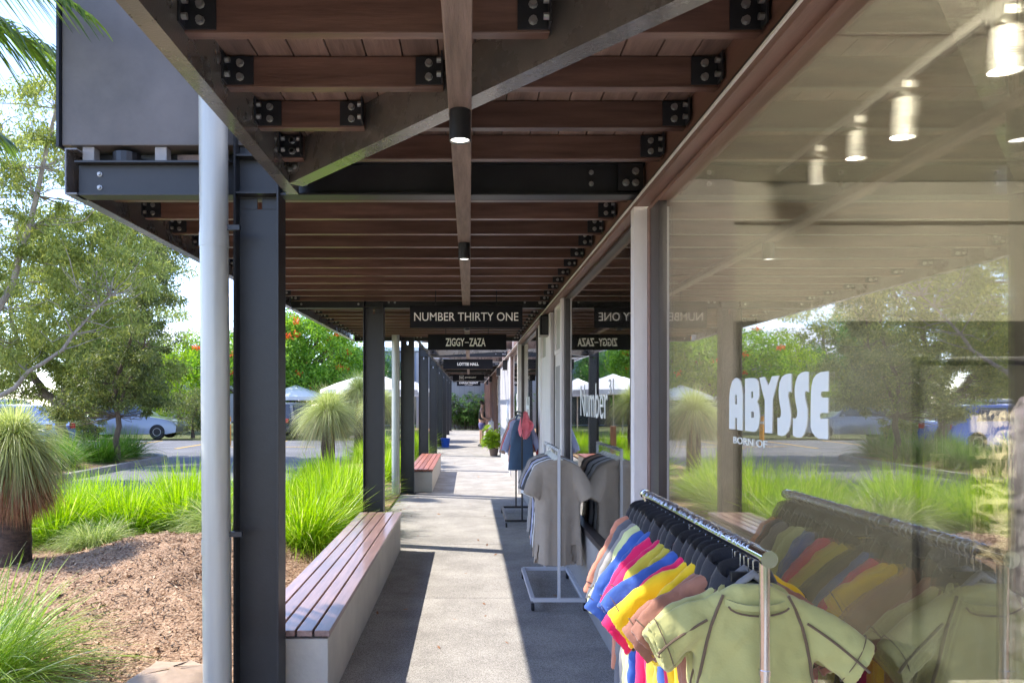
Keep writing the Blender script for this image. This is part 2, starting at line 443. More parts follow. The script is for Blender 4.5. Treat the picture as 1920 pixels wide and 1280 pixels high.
def leaves(C, N, rad, ln, wd, seed=0, droop=0.3):
    """N leaf rhombs around each centre in C (n,3); rad (n,) or scalar; flattened clusters"""
    r = np.random.RandomState(seed)
    n = len(C); C = np.repeat(C, N, 0); T = len(C)
    g = r.randn(T, 3); g /= np.linalg.norm(g, axis=1)[:, None]
    rr = np.repeat(np.broadcast_to(rad, (n,)), N)
    p = C + g * (rr * r.rand(T) ** 0.45)[:, None] * np.array([1, 1, .72])
    d = r.randn(T, 3); d[:, 2] -= droop * 2; d /= np.linalg.norm(d, axis=1)[:, None]
    s = np.cross(d, r.randn(T, 3)); s /= np.linalg.norm(s, axis=1)[:, None]
    L = (ln * (0.6 + 0.8 * r.rand(T)))[:, None]; W = (wd * (0.6 + 0.8 * r.rand(T)))[:, None]
    V = np.stack([p, p + d * L * .45 + s * W / 2, p + d * L, p + d * L * .45 - s * W / 2], 1).reshape(-1, 3)
    Fq = np.arange(T * 4).reshape(-1, 4)
    return V, Fq

# ------------------------------------------------------------------ ground
def gh(x, y):
    """garden height"""
    def g(cx, cy, sx, sy, h): return h * math.exp(-((x - cx) / sx) ** 2 - ((y - cy) / sy) ** 2)
    h = 0.02 + g(-2.6, 6.9, 1.0, 1.3, .24) + g(-3.3, 6.5, 1.0, 1.2, .12) + g(-2.0, 8.6, 1.5, 2.0, .08) + g(-5.5, 8, 2, 3, .08)
    e = min(1, max(0, (-1.2 - x) / 0.7)) ; e2 = min(1, max(0, (11.3 - y) / 1.2)) if x < -3.4 else 1
    n = .018 * math.sin(x * 5.1 + y * 3.3) + .012 * math.sin(x * 11 - y * 9.0) + .008 * math.sin(x * 23 + y * 19)
    return (h + n * 1.0) * e * e2 + .012

g = MB().box(-160, 160, -60, 300, -.6, -.05)
tag(g.build('ground', M['dirt']), 'green and brown open ground around the shops', 'ground', kind='structure')
rm = MB().box(-60, -3.42, 11.3, 31.5, -.04, -.004)
rm.m = 1
for i in range(4): rm.box(-15.5 + i * 2.6, -15.38 + i * 2.6, 26.0, 31.2, -.004, .002)
rm.box(-9.6, -5.6, 27.0, 27.15, -.004, .0015)
tag(rm.build('road', [M['asphalt'], M['paint_yellow']]), 'pale asphalt car park road with yellow line beyond the garden', 'road', kind='structure')

wk = MB().box(-1.215, .95, -3, 44.9, -.3, -.02)
ys = [-3.0, -.78] + [1.575 + 2.35 * i for i in range(19)]
for a, b in zip(ys[:-1], ys[1:]):
    wk.box(-1.22, .95, a + .004, min(b - .004, 44.9), -.02, 0)
tag(wk.build('walkway', M['conc_floor']), 'pale exposed aggregate walkway running past the shop windows', 'walkway', kind='structure')

N1, N2 = 150, 220
X = np.linspace(-9, -1.225, N1); Y = np.linspace(-2, 11.3, N2)
V = [(x, y, gh(x, y)) for y in Y for x in X]
i, j = np.meshgrid(np.arange(N1 - 1), np.arange(N2 - 1)); k = (j * N1 + i).ravel()
Fq = np.stack([k, k + 1, k + 1 + N1, k + N1], -1)
tag(np_obj('garden_bed', V, Fq, M['mulch'], smooth=True), 'brown bark mulch mound beside the walkway', 'garden bed', kind='structure')
bd = MB().box(-3.42, -1.225, 11.3, 45, -.03, .03)
tag(bd.build('planting_strip', M['mulch']), 'mulched planting strip along the far columns', 'garden bed', kind='structure')
# chips
NC = 16000
r = np.random.RandomState(3)
cx = -1.27 - 4.2 * r.rand(NC); cy = 2.6 + 6.6 * r.rand(NC) ** 1.1
cz = np.array([gh(a, b) for a, b in zip(cx, cy)])
an = r.rand(NC) * 6.28; L = .008 + .026 * r.rand(NC) ** 2; W = .003 + .006 * r.rand(NC)
dx = np.stack([np.cos(an), np.sin(an), r.randn(NC) * .35], 1) * L[:, None]
sx = np.stack([-np.sin(an), np.cos(an), r.randn(NC) * .45], 1) * W[:, None]
P = np.stack([cx, cy, cz + .006 + .006 * r.rand(NC)], 1)
V = np.stack([P - dx - sx, P + dx - sx * .4, P + dx + sx, P - dx + sx * .5], 1).reshape(-1, 3)
tag(np_obj('mulch_chips', V, np.arange(NC * 4).reshape(-1, 4), M['chip_a']), 'loose bark chips scattered over the mulch', 'mulch', kind='stuff')

# fallen leaves on the path
NL = 420
lx = np.where(r.rand(NL) < .75, -1.16 + .35 * r.rand(NL) ** 2, -1.1 + 1.9 * r.rand(NL)); ly = 3.5 + 26 * r.rand(NL) ** 1.3
P = np.stack([lx, ly, np.full(NL, .004) + .006 * r.rand(NL)], 1); an = r.rand(NL) * 6.28; L = .014 + .022 * r.rand(NL)
dx = np.stack([np.cos(an), np.sin(an), r.randn(NL) * .15], 1) * L[:, None]; sx = np.stack([-np.sin(an), np.cos(an), r.randn(NL) * .3], 1) * (L * .32)[:, None]
V = np.stack([P - dx, P + sx, P + dx, P - sx], 1).reshape(-1, 3); V[:, 2] = np.maximum(V[:, 2], .002)
tag(np_obj('leaf_litter', V, np.arange(NL * 4).reshape(-1, 4), M['lf_brown']), 'dry fallen leaves scattered along the garden edge of the walkway', 'leaves', kind='stuff')

# island in the car park
isl = MB()
pts = []
for k in range(24):
    a = 2 * math.pi * k / 24
    x = -10.6 + 2.2 * max(-1, min(1, 1.35 * math.cos(a))); y = 17.3 + 4.6 * max(-1, min(1, 1.15 * math.sin(a)))
    pts.append((x, y))
n = len(pts)
def ringz(f, z): return [(-10.6 + (x + 10.6) * f, 17.3 + (y - 17.3) * f, z) for x, y in pts]
isl.rings([ringz(1.0, -.02), ringz(.995, .13), ringz(.94, .14), ringz(.935, .05)])
ki = empty('car_park_island', (-10.6, 17.3, 0), 'raised planted island with grey kerb in the car park', 'traffic island')
isl.build('kerb', M['kerb'], ki)
ik = MB(); ik.rings([ringz(.94, .05), ringz(.5, .16), ringz(.02, .2)], True, False, True); ik.build('soil', M['mulch'], ki, smooth=True)
dr = MB()
for q in range(3): dr.box(-8.43, -8.2, 13.2, 15.1, .0 + q * .05, .03 + q * .05)
tag(dr.build('storm_drain', M['steel_flat']), 'slotted black storm drain inlet set against the island kerb', 'drain')

# rock
def rock(name, loc, s, seed, label, group=None):
    r = random.Random(seed); mb = MB(); rr = []
    for i in range(9):
        t = i / 8; z = math.cos(t * math.pi); q = math.sin(t * math.pi) ** .6
        rr.append([(s[0] * q * math.cos(a) * (1 + .14 * math.sin(a * 3 + seed) + r.uniform(-.06, .06)),
                    s[1] * q * math.sin(a) * (1 + .14 * math.cos(a * 2 + seed) + r.uniform(-.06, .06)),
                    s[2] * z * (1 + r.uniform(-.08, .08))) for a in [2 * math.pi * k / 16 for k in range(16)]])
    mb.rings(rr); o = mb.build(name, M['rock'], None, smooth=30); o.location = loc
    return tag(o, label, 'rock', group)
rock('boulder', (-1.60, 4.02, .05), (.29, .24, .17), 2, 'flat sandstone boulder half buried beside the downpipe foot')

# ------------------------------------------------------------------ steel columns
CY = [3.925 + 4.7 * i for i in range(9)]
def column_mb(top):
    mb = MB()
    x0, x1, h = -.117, .117, .075
    mb.box(x0, x0 + .011, -h, h, 0, top); mb.box(x1 - .011, x1, -h, h, 0, top)
    a, b = x0 + .011, x1 - .011
    t = .004; zc = 2.685
    mb.box(a, b, -t, t, 0, zc - .028); mb.box(a, b, -t, t, zc + .028, top)
    mb.box(a, -.012, -t, t, zc - .028, zc + .028); mb.box(.012, b, -t, t, zc - .028, zc + .028)
    return mb
clabels = ['nearest thick charcoal steel column in front of the long bench',
           'charcoal steel column at the far end of the long bench',
           'charcoal steel column standing by the second pale downpipe',
           'charcoal steel column rising behind the short red bench',
           'fifth charcoal steel column along the walkway edge',
           'sixth charcoal steel column, beside the blue tub',
           'seventh charcoal steel column along the walkway edge',
           'eighth charcoal steel column along the walkway edge',
           'farthest charcoal steel column, before the end wall']
c0 = empty('steel_column', (-1.101, CY[0], 0), clabels[0], 'column', 'steel columns along the walkway')
column_mb(3.25).build('shaft', M['steel'], c0, local=True, bevel=.0015)
sp = MB()
sp.box(-.105, .105, -.073, -.005, 2.722, 2.732); sp.box(-.105, .105, -.073, -.005, 2.915, 2.925)
sp.box(-.105, .105, .005, .073, 2.722, 2.732)
sp.build('stiffener', M['steel'], c0, local=True)
bp = MB().box(-.15, .15, -.11, .11, .002, .016); bp.build('base_plate', M['steel'], c0, local=True)
for i in range(1, 9):
    copy_tree(c0, (-1.101, CY[i], 0), label=clabels[i])

# downpipes
def downpipe(x0, x1, y, label):
    o = empty('downpipe', (x1, y, 0), label, 'downpipe', 'galvanised downpipes on the columns')
    top = 3.6
    def cxz(z): return x1 + (x0 - x1) * (z - .2) / 3.0
    mb = MB(); mb.tube([(cxz(z), y, z) for z in (0.0, 1.0, 2, 3, top)], .070, 32); mb.build('pipe', M['pipe'], o, smooth=40)
    for z in (.92, 2.46):
        MB().tube([(cxz(z), y, z - .035), (cxz(z), y, z + .035)], .0725, 32).build('coupling', M['pipe'], o, smooth=40)
        MB().box(cxz(z) + .06, cxz(z) + .13, y - .012, y + .012, z + .05, z + .075).build('bracket', M['steel_flat'], o)
    return o
downpipe(-1.290, -1.268, 3.76, 'tall pale grey downpipe beside the nearest column')
downpipe(-1.292, -1.292, 13.1, 'second pale downpipe, beside the third column')

# ------------------------------------------------------------------ canopies
ZB, ZF, ZD = 2.79, 2.72, 2.905    # joist underside, beam underside, deck underside
XR = .905
cleat_cache = {}
def cleat_mesh():
    mb = MB()
    mb.m = 0
    mb.box(-.10, 0, -.006, 0, -.050, .050); mb.box(-.006, 0, -.055, 0, -.05, .05)
    mb.m = 1
    for z in (-.024, .026):
        mb.lathe([(.0, -.020), (.011, -.020), (.012, -.008), (.015, -.007), (.015, -.004)], (-.052, 0, z), 8, 'y')
        mb.lathe([(.0, -.022), (.011, -.022), (.011, -.006)], (0, -.032, z), 8, 'x')
    return mb
_cl = cleat_mesh().build('cleat', [M['steel_flat'], M['zinc']], None, local=True)
CLEAT = _cl.data; COL.objects.unlink(_cl); bpy.data.objects.remove(_cl)
def cleat(parent, x, y, side, rz=0.0):
    o = bpy.data.objects.new('cleat', CLEAT); COL.objects.link(o); o.parent = parent
    off = wl(parent)
    o.location = (x - off.x, y - .0235 - off.y, 2.848 - off.z)
    if side < 0: o.scale = (-1, 1, 1)
    o.rotation_euler = (0, 0, rz)
def joist(canopy, x0, x1, y, cl=True, cr=True):
    o = MB().box(x0, x1, y - .0225, y + .0225, ZB, ZD - .003).build('joist', M['joist'], canopy, bevel=.0025)
    if cr: cleat(o, x1, y, 1)
    if cl: cleat(o, x0, y, -1)
    return o
def ibeam(mb, x0, x1, y, z0=ZF, z1=ZD - .006, w=.10):
    mb.box(x0, x1, y - w / 2, y + w / 2, z0, z0 + .010)
    mb.box(x0, x1, y - w / 2, y + w / 2, z1 - .010, z1)
    mb.box(x0, x1, y - .004, y + .004, z0 + .010, z1 - .010)
def bolts(mb, pts, r=.012, ax='y', s=-1):
    for p in pts: mb.lathe([(.0, s * .016), (r * .9, s * .016), (r, s * .005), (r * 1.5, s * .004), (r * 1.5, 0)], p, 8, ax)
def boards(canopy, x0, x1, y0, y1):
    mb = MB(); x = x0; k = 0
    rr = random.Random(int(y0 * 10))
    while x < x1 - .02:
        xe = min(x + .127, x1)
        mb.box(x, xe, y0, y1, ZD + rr.uniform(0, .002), ZD + .022)
        x += .132; k += 1
    mb.build('deck_boards', M['deck'], canopy, bevel=.002)
    MB().box(x0, x1, y0 + .003, y1 - .003, ZD + .0235, ZD + .04).build('roof_sheet', M['steel_flat'], canopy)

def cross_beam(canopy, y, wide, left=True):
    mb = MB(); mb.m = 0
    ibeam(mb, -.982, XR + .01, y)
    if wide: ibeam(mb, -2.05, -1.22, y)
    mb.m = 1
    for x in (-.93, -.86, -.05, .64): bolts(mb, [(x, y - .004, 2.79), (x, y - .004, 2.85)], .009)
    if wide: bolts(mb, [(-1.94, y - .004, 2.77), (-1.94, y - .004, 2.84), (-1.28, y - .004, 2.77)], .009)
    mb.m = 0
    mb.box(.77, .90, y - .06, y - .05, 2.74, 2.88)
    mb.m = 1
    bolts(mb, [(.81, y - .06, 2.78), (.86, y - .06, 2.84), (.86, y - .06, 2.78)], .013)
    return mb.build('cross_beam', [M['steel'], M['zinc']], canopy)

def edge_channel(canopy, x, y0, y1):
    """channel, web on the right of x, flanges outward"""
    mb = MB()
    mb.box(x - .062, x, y0, y1, ZF, ZF + .010); mb.box(x - .062, x, y0, y1, ZD + .02, ZD + .03)
    mb.box(x - .007, x, y0, y1, ZF + .010, ZD + .02)
    return mb.build('edge_channel', M['edge_steel'], canopy)

def diagonal(canopy, p, q):
    """flanged brace between two corners, web on its left"""
    mb = MB(); p = Vector((*p, 0)); q = Vector((*q, 0)); d = (q - p).normalized(); s = Vector((-d.y, d.x, 0))
    up = Vector((0, 0, 1))
    c1, c2 = p + up * (ZF + .005), q + up * (ZF + .005)
    mb.m = 0
    mb.bar(c1, c2, .075, .010)
    web = s * (-.034)
    zc = (ZF + .010 + ZD - .002) / 2
    mb.bar(p + web + up * zc, q + web + up * zc, .008, ZD - ZF - .012)
    cl = p + web
    mb.bar(cl + d * .01 + up * (zc) - s * .008, cl + d * .11 + up * zc - s * .008, .008, .12)
    mb.m = 1
    for a in (.035, .085):
        for z in (2.78, 2.85):
            c = cl + d * a - s * .012 + up * z
            mb.tube([c, c - s * .014], .013, 8)
    return mb.build('brace', [M['edge_steel'], M['zinc']], canopy)

def diag_x(p, q, y):
    t = (y - p[1]) / (q[1] - p[1]); return p[0] + (q[0] - p[0]) * t

def narrow_bay(canopy, y0, y1, joists_y, p, q):
    diagonal(canopy, p, q)
    for y in joists_y:
        if min(p[1], q[1]) - .02 < y < max(p[1], q[1]) + .02:
            xd = diag_x(p, q, y)
            if xd - .06 > -.85: joist(canopy, -.883, xd - .06, y)
            if xd + .07 < .85: joist(canopy, xd + .07, XR, y, cl=False)
        else: joist(canopy, -.883, XR, y)
    boards(canopy, -.90, .93, y0, y1)
    edge_channel(canopy, -.884, y0, y1)

can1 = empty('walkway_canopy', (0, 2.0, 2.7), 'near canopy bay of dark timber joists with bare steel brace overhead', 'canopy')
narrow_bay(can1, -1.2, 3.87, [3.54 - .402 * k for k in range(11)], (-.86, 3.70), (.86, 1.69))
can2 = empty('walkway_canopy', (0, 8.6, 2.7), 'wide middle canopy of brown joists between the nearest column and the second downpipe', 'canopy')
cross_beam(can2, CY[0], True)
for b in range(2):
    for k in range(11):
        y = CY[b] + .34 + k * .4255
        joist(can2, -2.028, XR, y)
    cross_beam(can2, CY[b + 1], True)
boards(can2, -2.05, .93, 4.05, 13.38)
MB().box(-.898, .93, 3.874, 4.048, ZD + .002, ZD + .03).build('added_sun_cover', M['steel_flat'], can2)  # added strip that stops sun leaking through the slot over the beam
fm = MB()
fm.box(-2.092, -2.03, 3.86, 13.385, ZF, ZF + .008); fm.box(-2.092, -2.084, 3.86, 13.385, ZF + .008, ZD + .045)
fm.box(-2.092, -2.03, 3.86, 13.385, ZD + .045, ZD + .053)
fm.build('fascia', M['edge_steel'], can2)
can3 = empty('walkway_canopy', (0, 29, 2.7), 'far narrow canopy continuing over the sunlit walkway to the end wall', 'canopy')
for b in range(2, 9):
    y0 = CY[b] + .055 if b > 2 else 13.39
    y1 = CY[b + 1] - .0 if b < 8 else 44.9
    if b > 2: cross_beam(can3, CY[b], False)
    if b < 4 or b > 5:
        diagonal(can3, (-.86, CY[b] + .2), (.86, CY[b] + 2.2)); diagonal(can3, (-.86, CY[b] + 4.4), (.86, CY[b] + 2.6)); edge_channel(can3, -.884, y0, y1)
    else: narrow_bay(can3, y0, y1, [CY[b] + .34 + k * .4273 for k in range(10)], (-.86, CY[b] + .2), (.86, CY[b] + 2.2))

# ceiling timber beam with downlights
tb = MB().box(-.073, .008, -1.2, 7.93, 2.672, 2.7175)
tag(tb.build('lighting_beam', M['tbeam'], None, bevel=.004), 'weathered timber batten running overhead along the walkway centre', 'timber beam')
tb = MB().box(-.073, .008, 8.0, 44.8, 2.672, 2.7175)
tag(tb.build('lighting_beam', M['tbeam'], None, bevel=.004), 'far timber batten continuing overhead behind the hanging signs', 'timber beam')
dl0 = empty('downlight', (-.033, 2.63, 2.672), 'large black cylindrical downlight on the overhead timber batten, nearest one', 'downlight', 'black downlights under the batten')
MB().lathe([(.030, 0), (.038, -.001), (.038, -.106), (.035, -.107), (.033, -.098)], (0, 0, 0), 32).build('housing', M['black_plastic'], dl0, local=True, smooth=40)
MB().lathe([(.0, -.0985), (.0325, -.0985), (.0325, -.1005), (0, -.1005)], (0, 0, 0), 24).build('lens', M['lamp_soft'], dl0, local=True)
copy_tree(dl0, (-.033, 4.83, 2.672), label='second black downlight on the batten, in front of the first hanging sign')
copy_tree(dl0, (-.033, 9.6, 2.672), label='black downlight on the batten behind the first hanging sign')

# raised grey box on the canopy
pb = empty('planter_box', (-1.55, 5.4, 2.95), 'large grey panelled box raised above the canopy edge', 'roof box')
MB().box(-2.13, -.90, 3.90, 6.9, 2.985, 4.7).build('panel', M['panel'], pb, bevel=.006)
MB().box(-2.148, -2.134, 3.88, 6.9, 2.975, 4.7).build('trim', M['steel_flat'], pb)
for x in (-2.03, -1.65, -1.34, -1.0): MB().box(x, x + .06, 3.92, 3.98, 2.9, 2.983).build('support', M['plinth'], pb)
MB().box(-1.56, -1.42, 3.99, 4.02, 2.9, 2.965).build('packing_block', M['deck'], pb)
for x, q in ((-1.82, .07), (-1.18, .05)): MB().tube([(x, 3.97, 2.902), (x, 3.97, 2.96)], q, 16).build('drain_outlet', M['black_plastic'], pb)
MB().box(-2.08, -.92, 4.035, 4.046, 2.9, 2.98).build('gap_shade_panel', M['steel_flat'], pb)  # dark sheet standing in for the shade in the gap under the box

# ------------------------------------------------------------------ hanging signs
def hang_sign(y, txt, th, tw, label, bold=0, extra=None, board='black'):
    o = empty('hanging_sign', (-.033, y, 2.43), label, 'sign', 'black shop signs hung across the walkway')
    MB().box(-.633, .567, y, y + .03, 2.432, 2.669).build('board', M[board], o, bevel=.002)
    mb = MB()
    for (t, w_, h_, dx, dz, bo) in txt:
        place_text(mb, text_mb(t, w_, h_, bo), (-.033 + dx, y - .0025, 2.5505 + dz), (1, 0, 0), (0, 0, 1))
    if extra: extra(mb, y)
    mb.build('lettering', M['lettering'], o)
    for x in (-.36, .29):
        MB().tube([(x, y + .015, 2.669), (x, y + .015, ZD)], .005, 8).build('rod', M['steel_flat'], o)
    return o
hang_sign(7.96, [('NUMBER THIRTY ONE', 1.11, .090, 0, 0, .004)], 0, 0, 'largest hanging sign, NUMBER THIRTY ONE in thin letters')
def dash(mb, y): mb.box(-.068, -.008, y - .0025, y, 2.541, 2.553)
hang_sign(11.4, [('ZIGGY', .29, .125, -.185, 0, .022), ('ZAZA', .25, .125, .155, 0, .022)], 0, 0, 'hanging sign reading ZIGGY-ZAZA in bold condensed letters', extra=dash)
hang_sign(18.1, [('LOTTIE HALL', .52, .075, 0, 0, .05)], 0, 0, 'hanging sign reading LOTTIE HALL in small heavy letters')
def boxed(mb, y):
    for a in ((-.35, -.18, .07, .08), (-.35, -.18, -.08, -.07), (-.35, -.34, -.07, .07), (-.19, -.18, -.07, .07)):
        mb.box(-.033 + a[0], -.033 + a[1], y - .0025, y, 2.55 + a[2], 2.55 + a[3])
hang_sign(28.5, [('PARK', .13, .07, -.265, 0, .03), ('JEWELLERY', .44, .07, .08, 0, .02)], 0, 0, 'greenish black hanging sign reading JEWELLERY beside a small boxed word', extra=boxed)
hang_sign(38.0, [('DEPARTMENT', .96, .10, 0, .035, .04), ('STORE', .4, .04, 0, -.06, .02)], 0, 0, 'farthest hanging sign, reading DEPARTMENT')

# ------------------------------------------------------------------ benches
def bench(y0, y1, sm, label, x1=-.75, h=.42, n=5):
    o = empty('bench', (x1 - .23, (y0 + y1) / 2, 0), label, 'bench', 'slatted benches on concrete bases')
    x0 = x1 - .46
    MB().box(x0 + .02, x1 - .012, y0 + .02, y1 - .02, 0, h - .05).build('base', M['bench_conc'], o, bevel=.006)
    MB().box(x0 + .06, x1 - .05, y0 + .05, y1 - .05, h - .05, h - .032).build('bearer', M['steel_flat'], o)
    wd = (.46 - .012 * (n - 1)) / n
    for k in range(n):
        a = x0 + k * (wd + .012)
        MB().box(a, a + wd, y0, y1, h - .032, h).build('slat', M[sm], o, bevel=.003)
    return o
bench(4.01, 8.30, 'slat', 'long slatted timber bench on a pale concrete base in the foreground')
bench(12.95 + .55, 17.6, 'slat_red', 'short red slatted bench on a concrete base beyond the third column', x1=-.66)

# ------------------------------------------------------------------ shop building
W = .95
sh = empty('shop_building', (1.0, 20, 0), 'row of shops with brown timber frames and large plate glass windows', 'building')
def part(name, m, mb, bevel=0): return mb.build(name, M[m], sh, bevel=bevel)
# header: stepped trims along the whole length
hd = MB()
hd.box(.868, .948, -3, 44.8, 2.665, 2.70); hd.box(.905, .948, -3, 44.8, 2.70, 2.735)
part('header', 'trim', hd, .002)
hd = MB().box(.86, .868, -3, 44.8, 2.690, 2.699); part('flashing', 'offwhite', hd)
hd = MB().box(.89, .90, -3, 44.8, 2.73, 2.745); part('trim', 'trim_dark', hd)
hd = MB().box(.918, .99, -3, 44.8, 2.735, 2.93); part('wall_plate', 'trim', hd, .002)
part('wall', 'wallgrey', MB().box(.93, 6.5, -3, 44.8, 2.96, 4.4))
# posts
for i, y in enumerate([-1.2, 3.93, 13.33]):
    part('post', 'post', MB().box(.858, .946, y - .04, y + .04, 0, 2.664), .002)
def window(y0, y1, z0=.6, z1=2.655, fr=.055, m='trim', letters=None):
    """plate glass pane between y0,y1 with a frame"""
    f = MB()
    f.box(.925, .985, y0, y0 + fr, z0, z1); f.box(.925, .985, y1 - fr, y1, z0, z1)
    f.box(.91, .985, y0 + fr, y1 - fr, z0, z0 + .045); f.box(.925, .985, y0 + fr, y1 - fr, z1 - .02, z1)
    o = f.build('window', M[m], sh, bevel=.002)
    gl = MB().box(.950, .957, y0 + fr - .004, y1 - fr + .004, z0 + .04, z1 - .015).build('glass', M['glass'], o)
    return o
w1 = window(-1.15, 3.885, fr=.05)
# wide dark jamb on the near window far side
MB().box(.93, .985, 3.665, 3.834, .646, 2.634).build('jamb', M['trim_dark'], w1)
w2 = window(3.975, 7.30, fr=.10, m='trim_dark')
w3a = window(10.3, 13.28, z0=.3, m='trim_dark'); w3b = window(13.38, 16.6, z0=.3, m='trim')
part('plinth', 'plinth', MB().box(.925, .99, -3, 7.30, 0, .597), .003)
part('plinth', 'plinth', MB().box(.925, .99, 10.3, 16.6, 0, .297), .003)
# entry section 7.3 - 10.3: pale doors with transoms
def panel(y0, y1, z0, z1, x=.93, m='post', name='wall_panel'): return part(name, m, MB().box(x, x + .04, y0, y1, z0, z1), .003)
panel(7.302, 7.42, 0, 2.66, .90)
d = part('door', 'post', MB().box(.935, .975, 7.42, 8.12, 0, 2.15), .003)
MB().box(.929, .935, 7.50, 8.02, .15, 2.02).build('panel', M['plinth'], d, bevel=.002)
MB().tube([(.90, 8.03, 1.0), (.90, 8.03, 1.15)], .01, 8).build('handle', M['chrome'], d)
tr = MB(); tr.box(.925, .97, 7.42, 8.12, 2.15, 2.19); tr.box(.925, .97, 7.42, 8.12, 2.62, 2.66); tr.box(.925, .97, 7.42, 7.46, 2.19, 2.62); tr.box(.925, .97, 8.08, 8.12, 2.19, 2.62)
tw = tr.build('transom', M['post'], sh)
MB().box(.945, .955, 7.46, 8.08, 2.19, 2.62).build('louvre', M['inwall'], tw)
panel(8.12, 8.48, 0, 2.66, .96, 'trim_dark')
panel(8.48, 9.0, 0, 2.66, .92); panel(9.0, 9.65, 0, 2.2, .935); panel(9.65, 10.0, 0, 2.66, .92)
panel(9.0, 9.65, 2.2, 2.66, .95, 'inwall'); panel(10.0, 10.298, 0, 2.66, .95, 'trim_dark')
# far section
panel(16.602, 16.9, 0, 2.66, .90, 'post')
panel(16.9, 24.0, 0, 2.66, .93, 'wallgrey', 'wall')
yy = 24.0
k = 0
while yy < 44:
    wd = [2.4, 1.3, 2.0, 1.4][k % 4]
    if k % 4 == 2: panel(yy, yy + wd, 0, 2.66, .93, 'wallgrey', 'wall')
    else: window(yy, yy + wd, z0=.05, fr=.12, m='trim')
    panel(yy + wd, yy + wd + .15, 0, 2.66, .87, 'trim', 'post')
    yy += wd + .15; k += 1
# interior
part('floor', 'infloor', MB().box(.99, 6.5, -3, 44.8, -.1, .02))
part('ceiling', 'soffit', MB().box(.99, 6.5, -3, 44.8, 2.952, 2.958))
part('ceiling', 'soffit', MB().box(.992, 6.48, -2.98, 4.42, 2.935, 2.951))
iw = MB(); iw.box(6.4, 6.5, -3, 44.8, .02, 2.935)
for y in (-2.9, 4.45, 10.2, 17, 24): iw.box(.995, 6.4, y, y + .12, .02, 2.935)
part('interior_wall', 'inwall', iw)
part('pilaster', 'plinth', MB().box(.995, 1.52, 4.30, 4.445, .02, 2.93), .004)
part('bulkhead', 'inwall', MB().box(1.525, 6.39, 4.36, 4.445, 2.70, 2.93))
M['shade_panel'] = mat('shade_panel_dark', (.085, .085, .075), .6, 0, .2, 2)
part('added_shade_panel', 'shade_panel', MB().box(1.525, 6.39, 4.38, 4.445, .021, 2.12), .004)  # added dark sheet that stands in for the dim lower part of the shop
lh = MB()
for x in (1.0, 2.2, 3.4): pass
lh.box(1.0, 6.3, 2.62, 2.624, 2.933, 2.9349)
part('ceiling_joint', 'trim_dark', lh)

# end wall
ew = empty('end_wall', (0, 45, 0), 'pale grey clad wall closing the far end of the walkway', 'wall')
MB().box(-3.2, .9, 45.0, 45.3, 0, 4.6).build('cladding', M['wallgrey'], ew)
gm = MB()
for k in range(14): gm.box(-3.0 + k * .3, -2.985 + k * .3, 44.992, 45.0, 0, 4.55)
gm.build('batten', M['plinth'], ew)

# lettering on the glass
def unproj(px, py, ox=1340, oy=680, s=7.11):
    u, v = ox + px / s, oy + py / s
    d = 1400 * W / (u - 880); return (d, 1.65 - (v - 752) * d / 1400)
ABY = [
 [[(200,880),(203,450),(215,340),(240,250),(270,210),(295,200),(325,210),(355,250),(372,330),(380,450),(378,903),(305,890),(305,735),(277,732),(277,885)],
  [(277,550),(278,440),(290,408),(303,440),(306,553)]],
 [[(412,210),(470,203),(530,202),(565,215),(590,250),(600,330),(600,440),(590,480),(572,520),(590,560),(600,600),(608,700),(600,800),(585,870),(560,910),(530,918),(412,903)],
  [(492,382),(520,378),(522,460),(510,470),(492,470)], [(490,650),(522,645),(533,665),(532,730),(490,732)]],
 [[(605,198),(670,185),(725,305),(772,180),(865,168),(778,495),(772,938),(678,930),(676,495),(640,370)]],
 [[(1030,145),(1000,143),(950,155),(905,190),(875,260),(862,370),(865,460),(880,560),(895,640),(890,710),(870,735),(845,728),(848,960),(900,975),(950,960),(990,910),(1015,820),(1025,720),(1018,620),(1000,530),(985,440),(992,390),(1010,378),(1030,395)]],
 [[(1258,118),(1220,115),(1165,130),(1120,170),(1090,250),(1075,340),(1078,440),(1092,540),(1112,640),(1108,710),(1085,745),(1052,735),(1052,968),(1100,992),(1160,995),(1200,950),(1235,850),(1247,740),(1245,620),(1228,540),(1208,440),(1210,390),(1230,372),(1258,392)]],
 [[(1525,110),(1420,125),(1360,160),(1320,225),(1300,310),(1293,450),(1290,600),(1290,850),(1310,920),(1350,980),(1400,1010),(1520,1018),(1518,745),(1415,745),(1408,690),(1430,668),(1520,668),(1520,462),(1435,462),(1420,420),(1430,382),(1522,380)]]]
lm = MB()
for letter in ABY:
    cu = bpy.data.curves.new('c', 'CURVE'); cu.dimensions = '2D'; cu.fill_mode = 'BOTH'; cu.extrude = .0008
    for poly in letter:
        s_ = cu.splines.new('POLY'); s_.points.add(len(poly) - 1); s_.use_cyclic_u = True
        for q, (px, py) in enumerate(poly):
            y, z = unproj(px, py); s_.points[q].co = (-y, z, 0, 1)
    ob = bpy.data.objects.new('c', cu); COL.objects.link(ob)
    me = bpy.data.meshes.new_from_object(ob.evaluated_get(bpy.context.evaluated_depsgraph_get()))
    lm.add([(.9485 - v.co.z, -v.co.x, v.co.y) for v in me.vertices], [tuple(p.vertices) for p in me.polygons])
    bpy.data.objects.remove(ob); bpy.data.meshes.remove(me)
lm.build('lettering', M['vinyl'], w1)
lm = MB()
place_text(lm, text_mb('BORN OF', .30, .024, .0), (.9490, 2.53, 1.512), (0, -1, 0), (0, 0, 1))
lm.build('lettering', M['vinyl'], w1)
lm = MB()
place_text(lm, text_mb('Number', 1.25, .26, -.005), (.9488, 5.75, 1.655), (0, -1, 0), (0, 0, 1))
lm.build('lettering', M['vinyl'], w2); lm = MB()
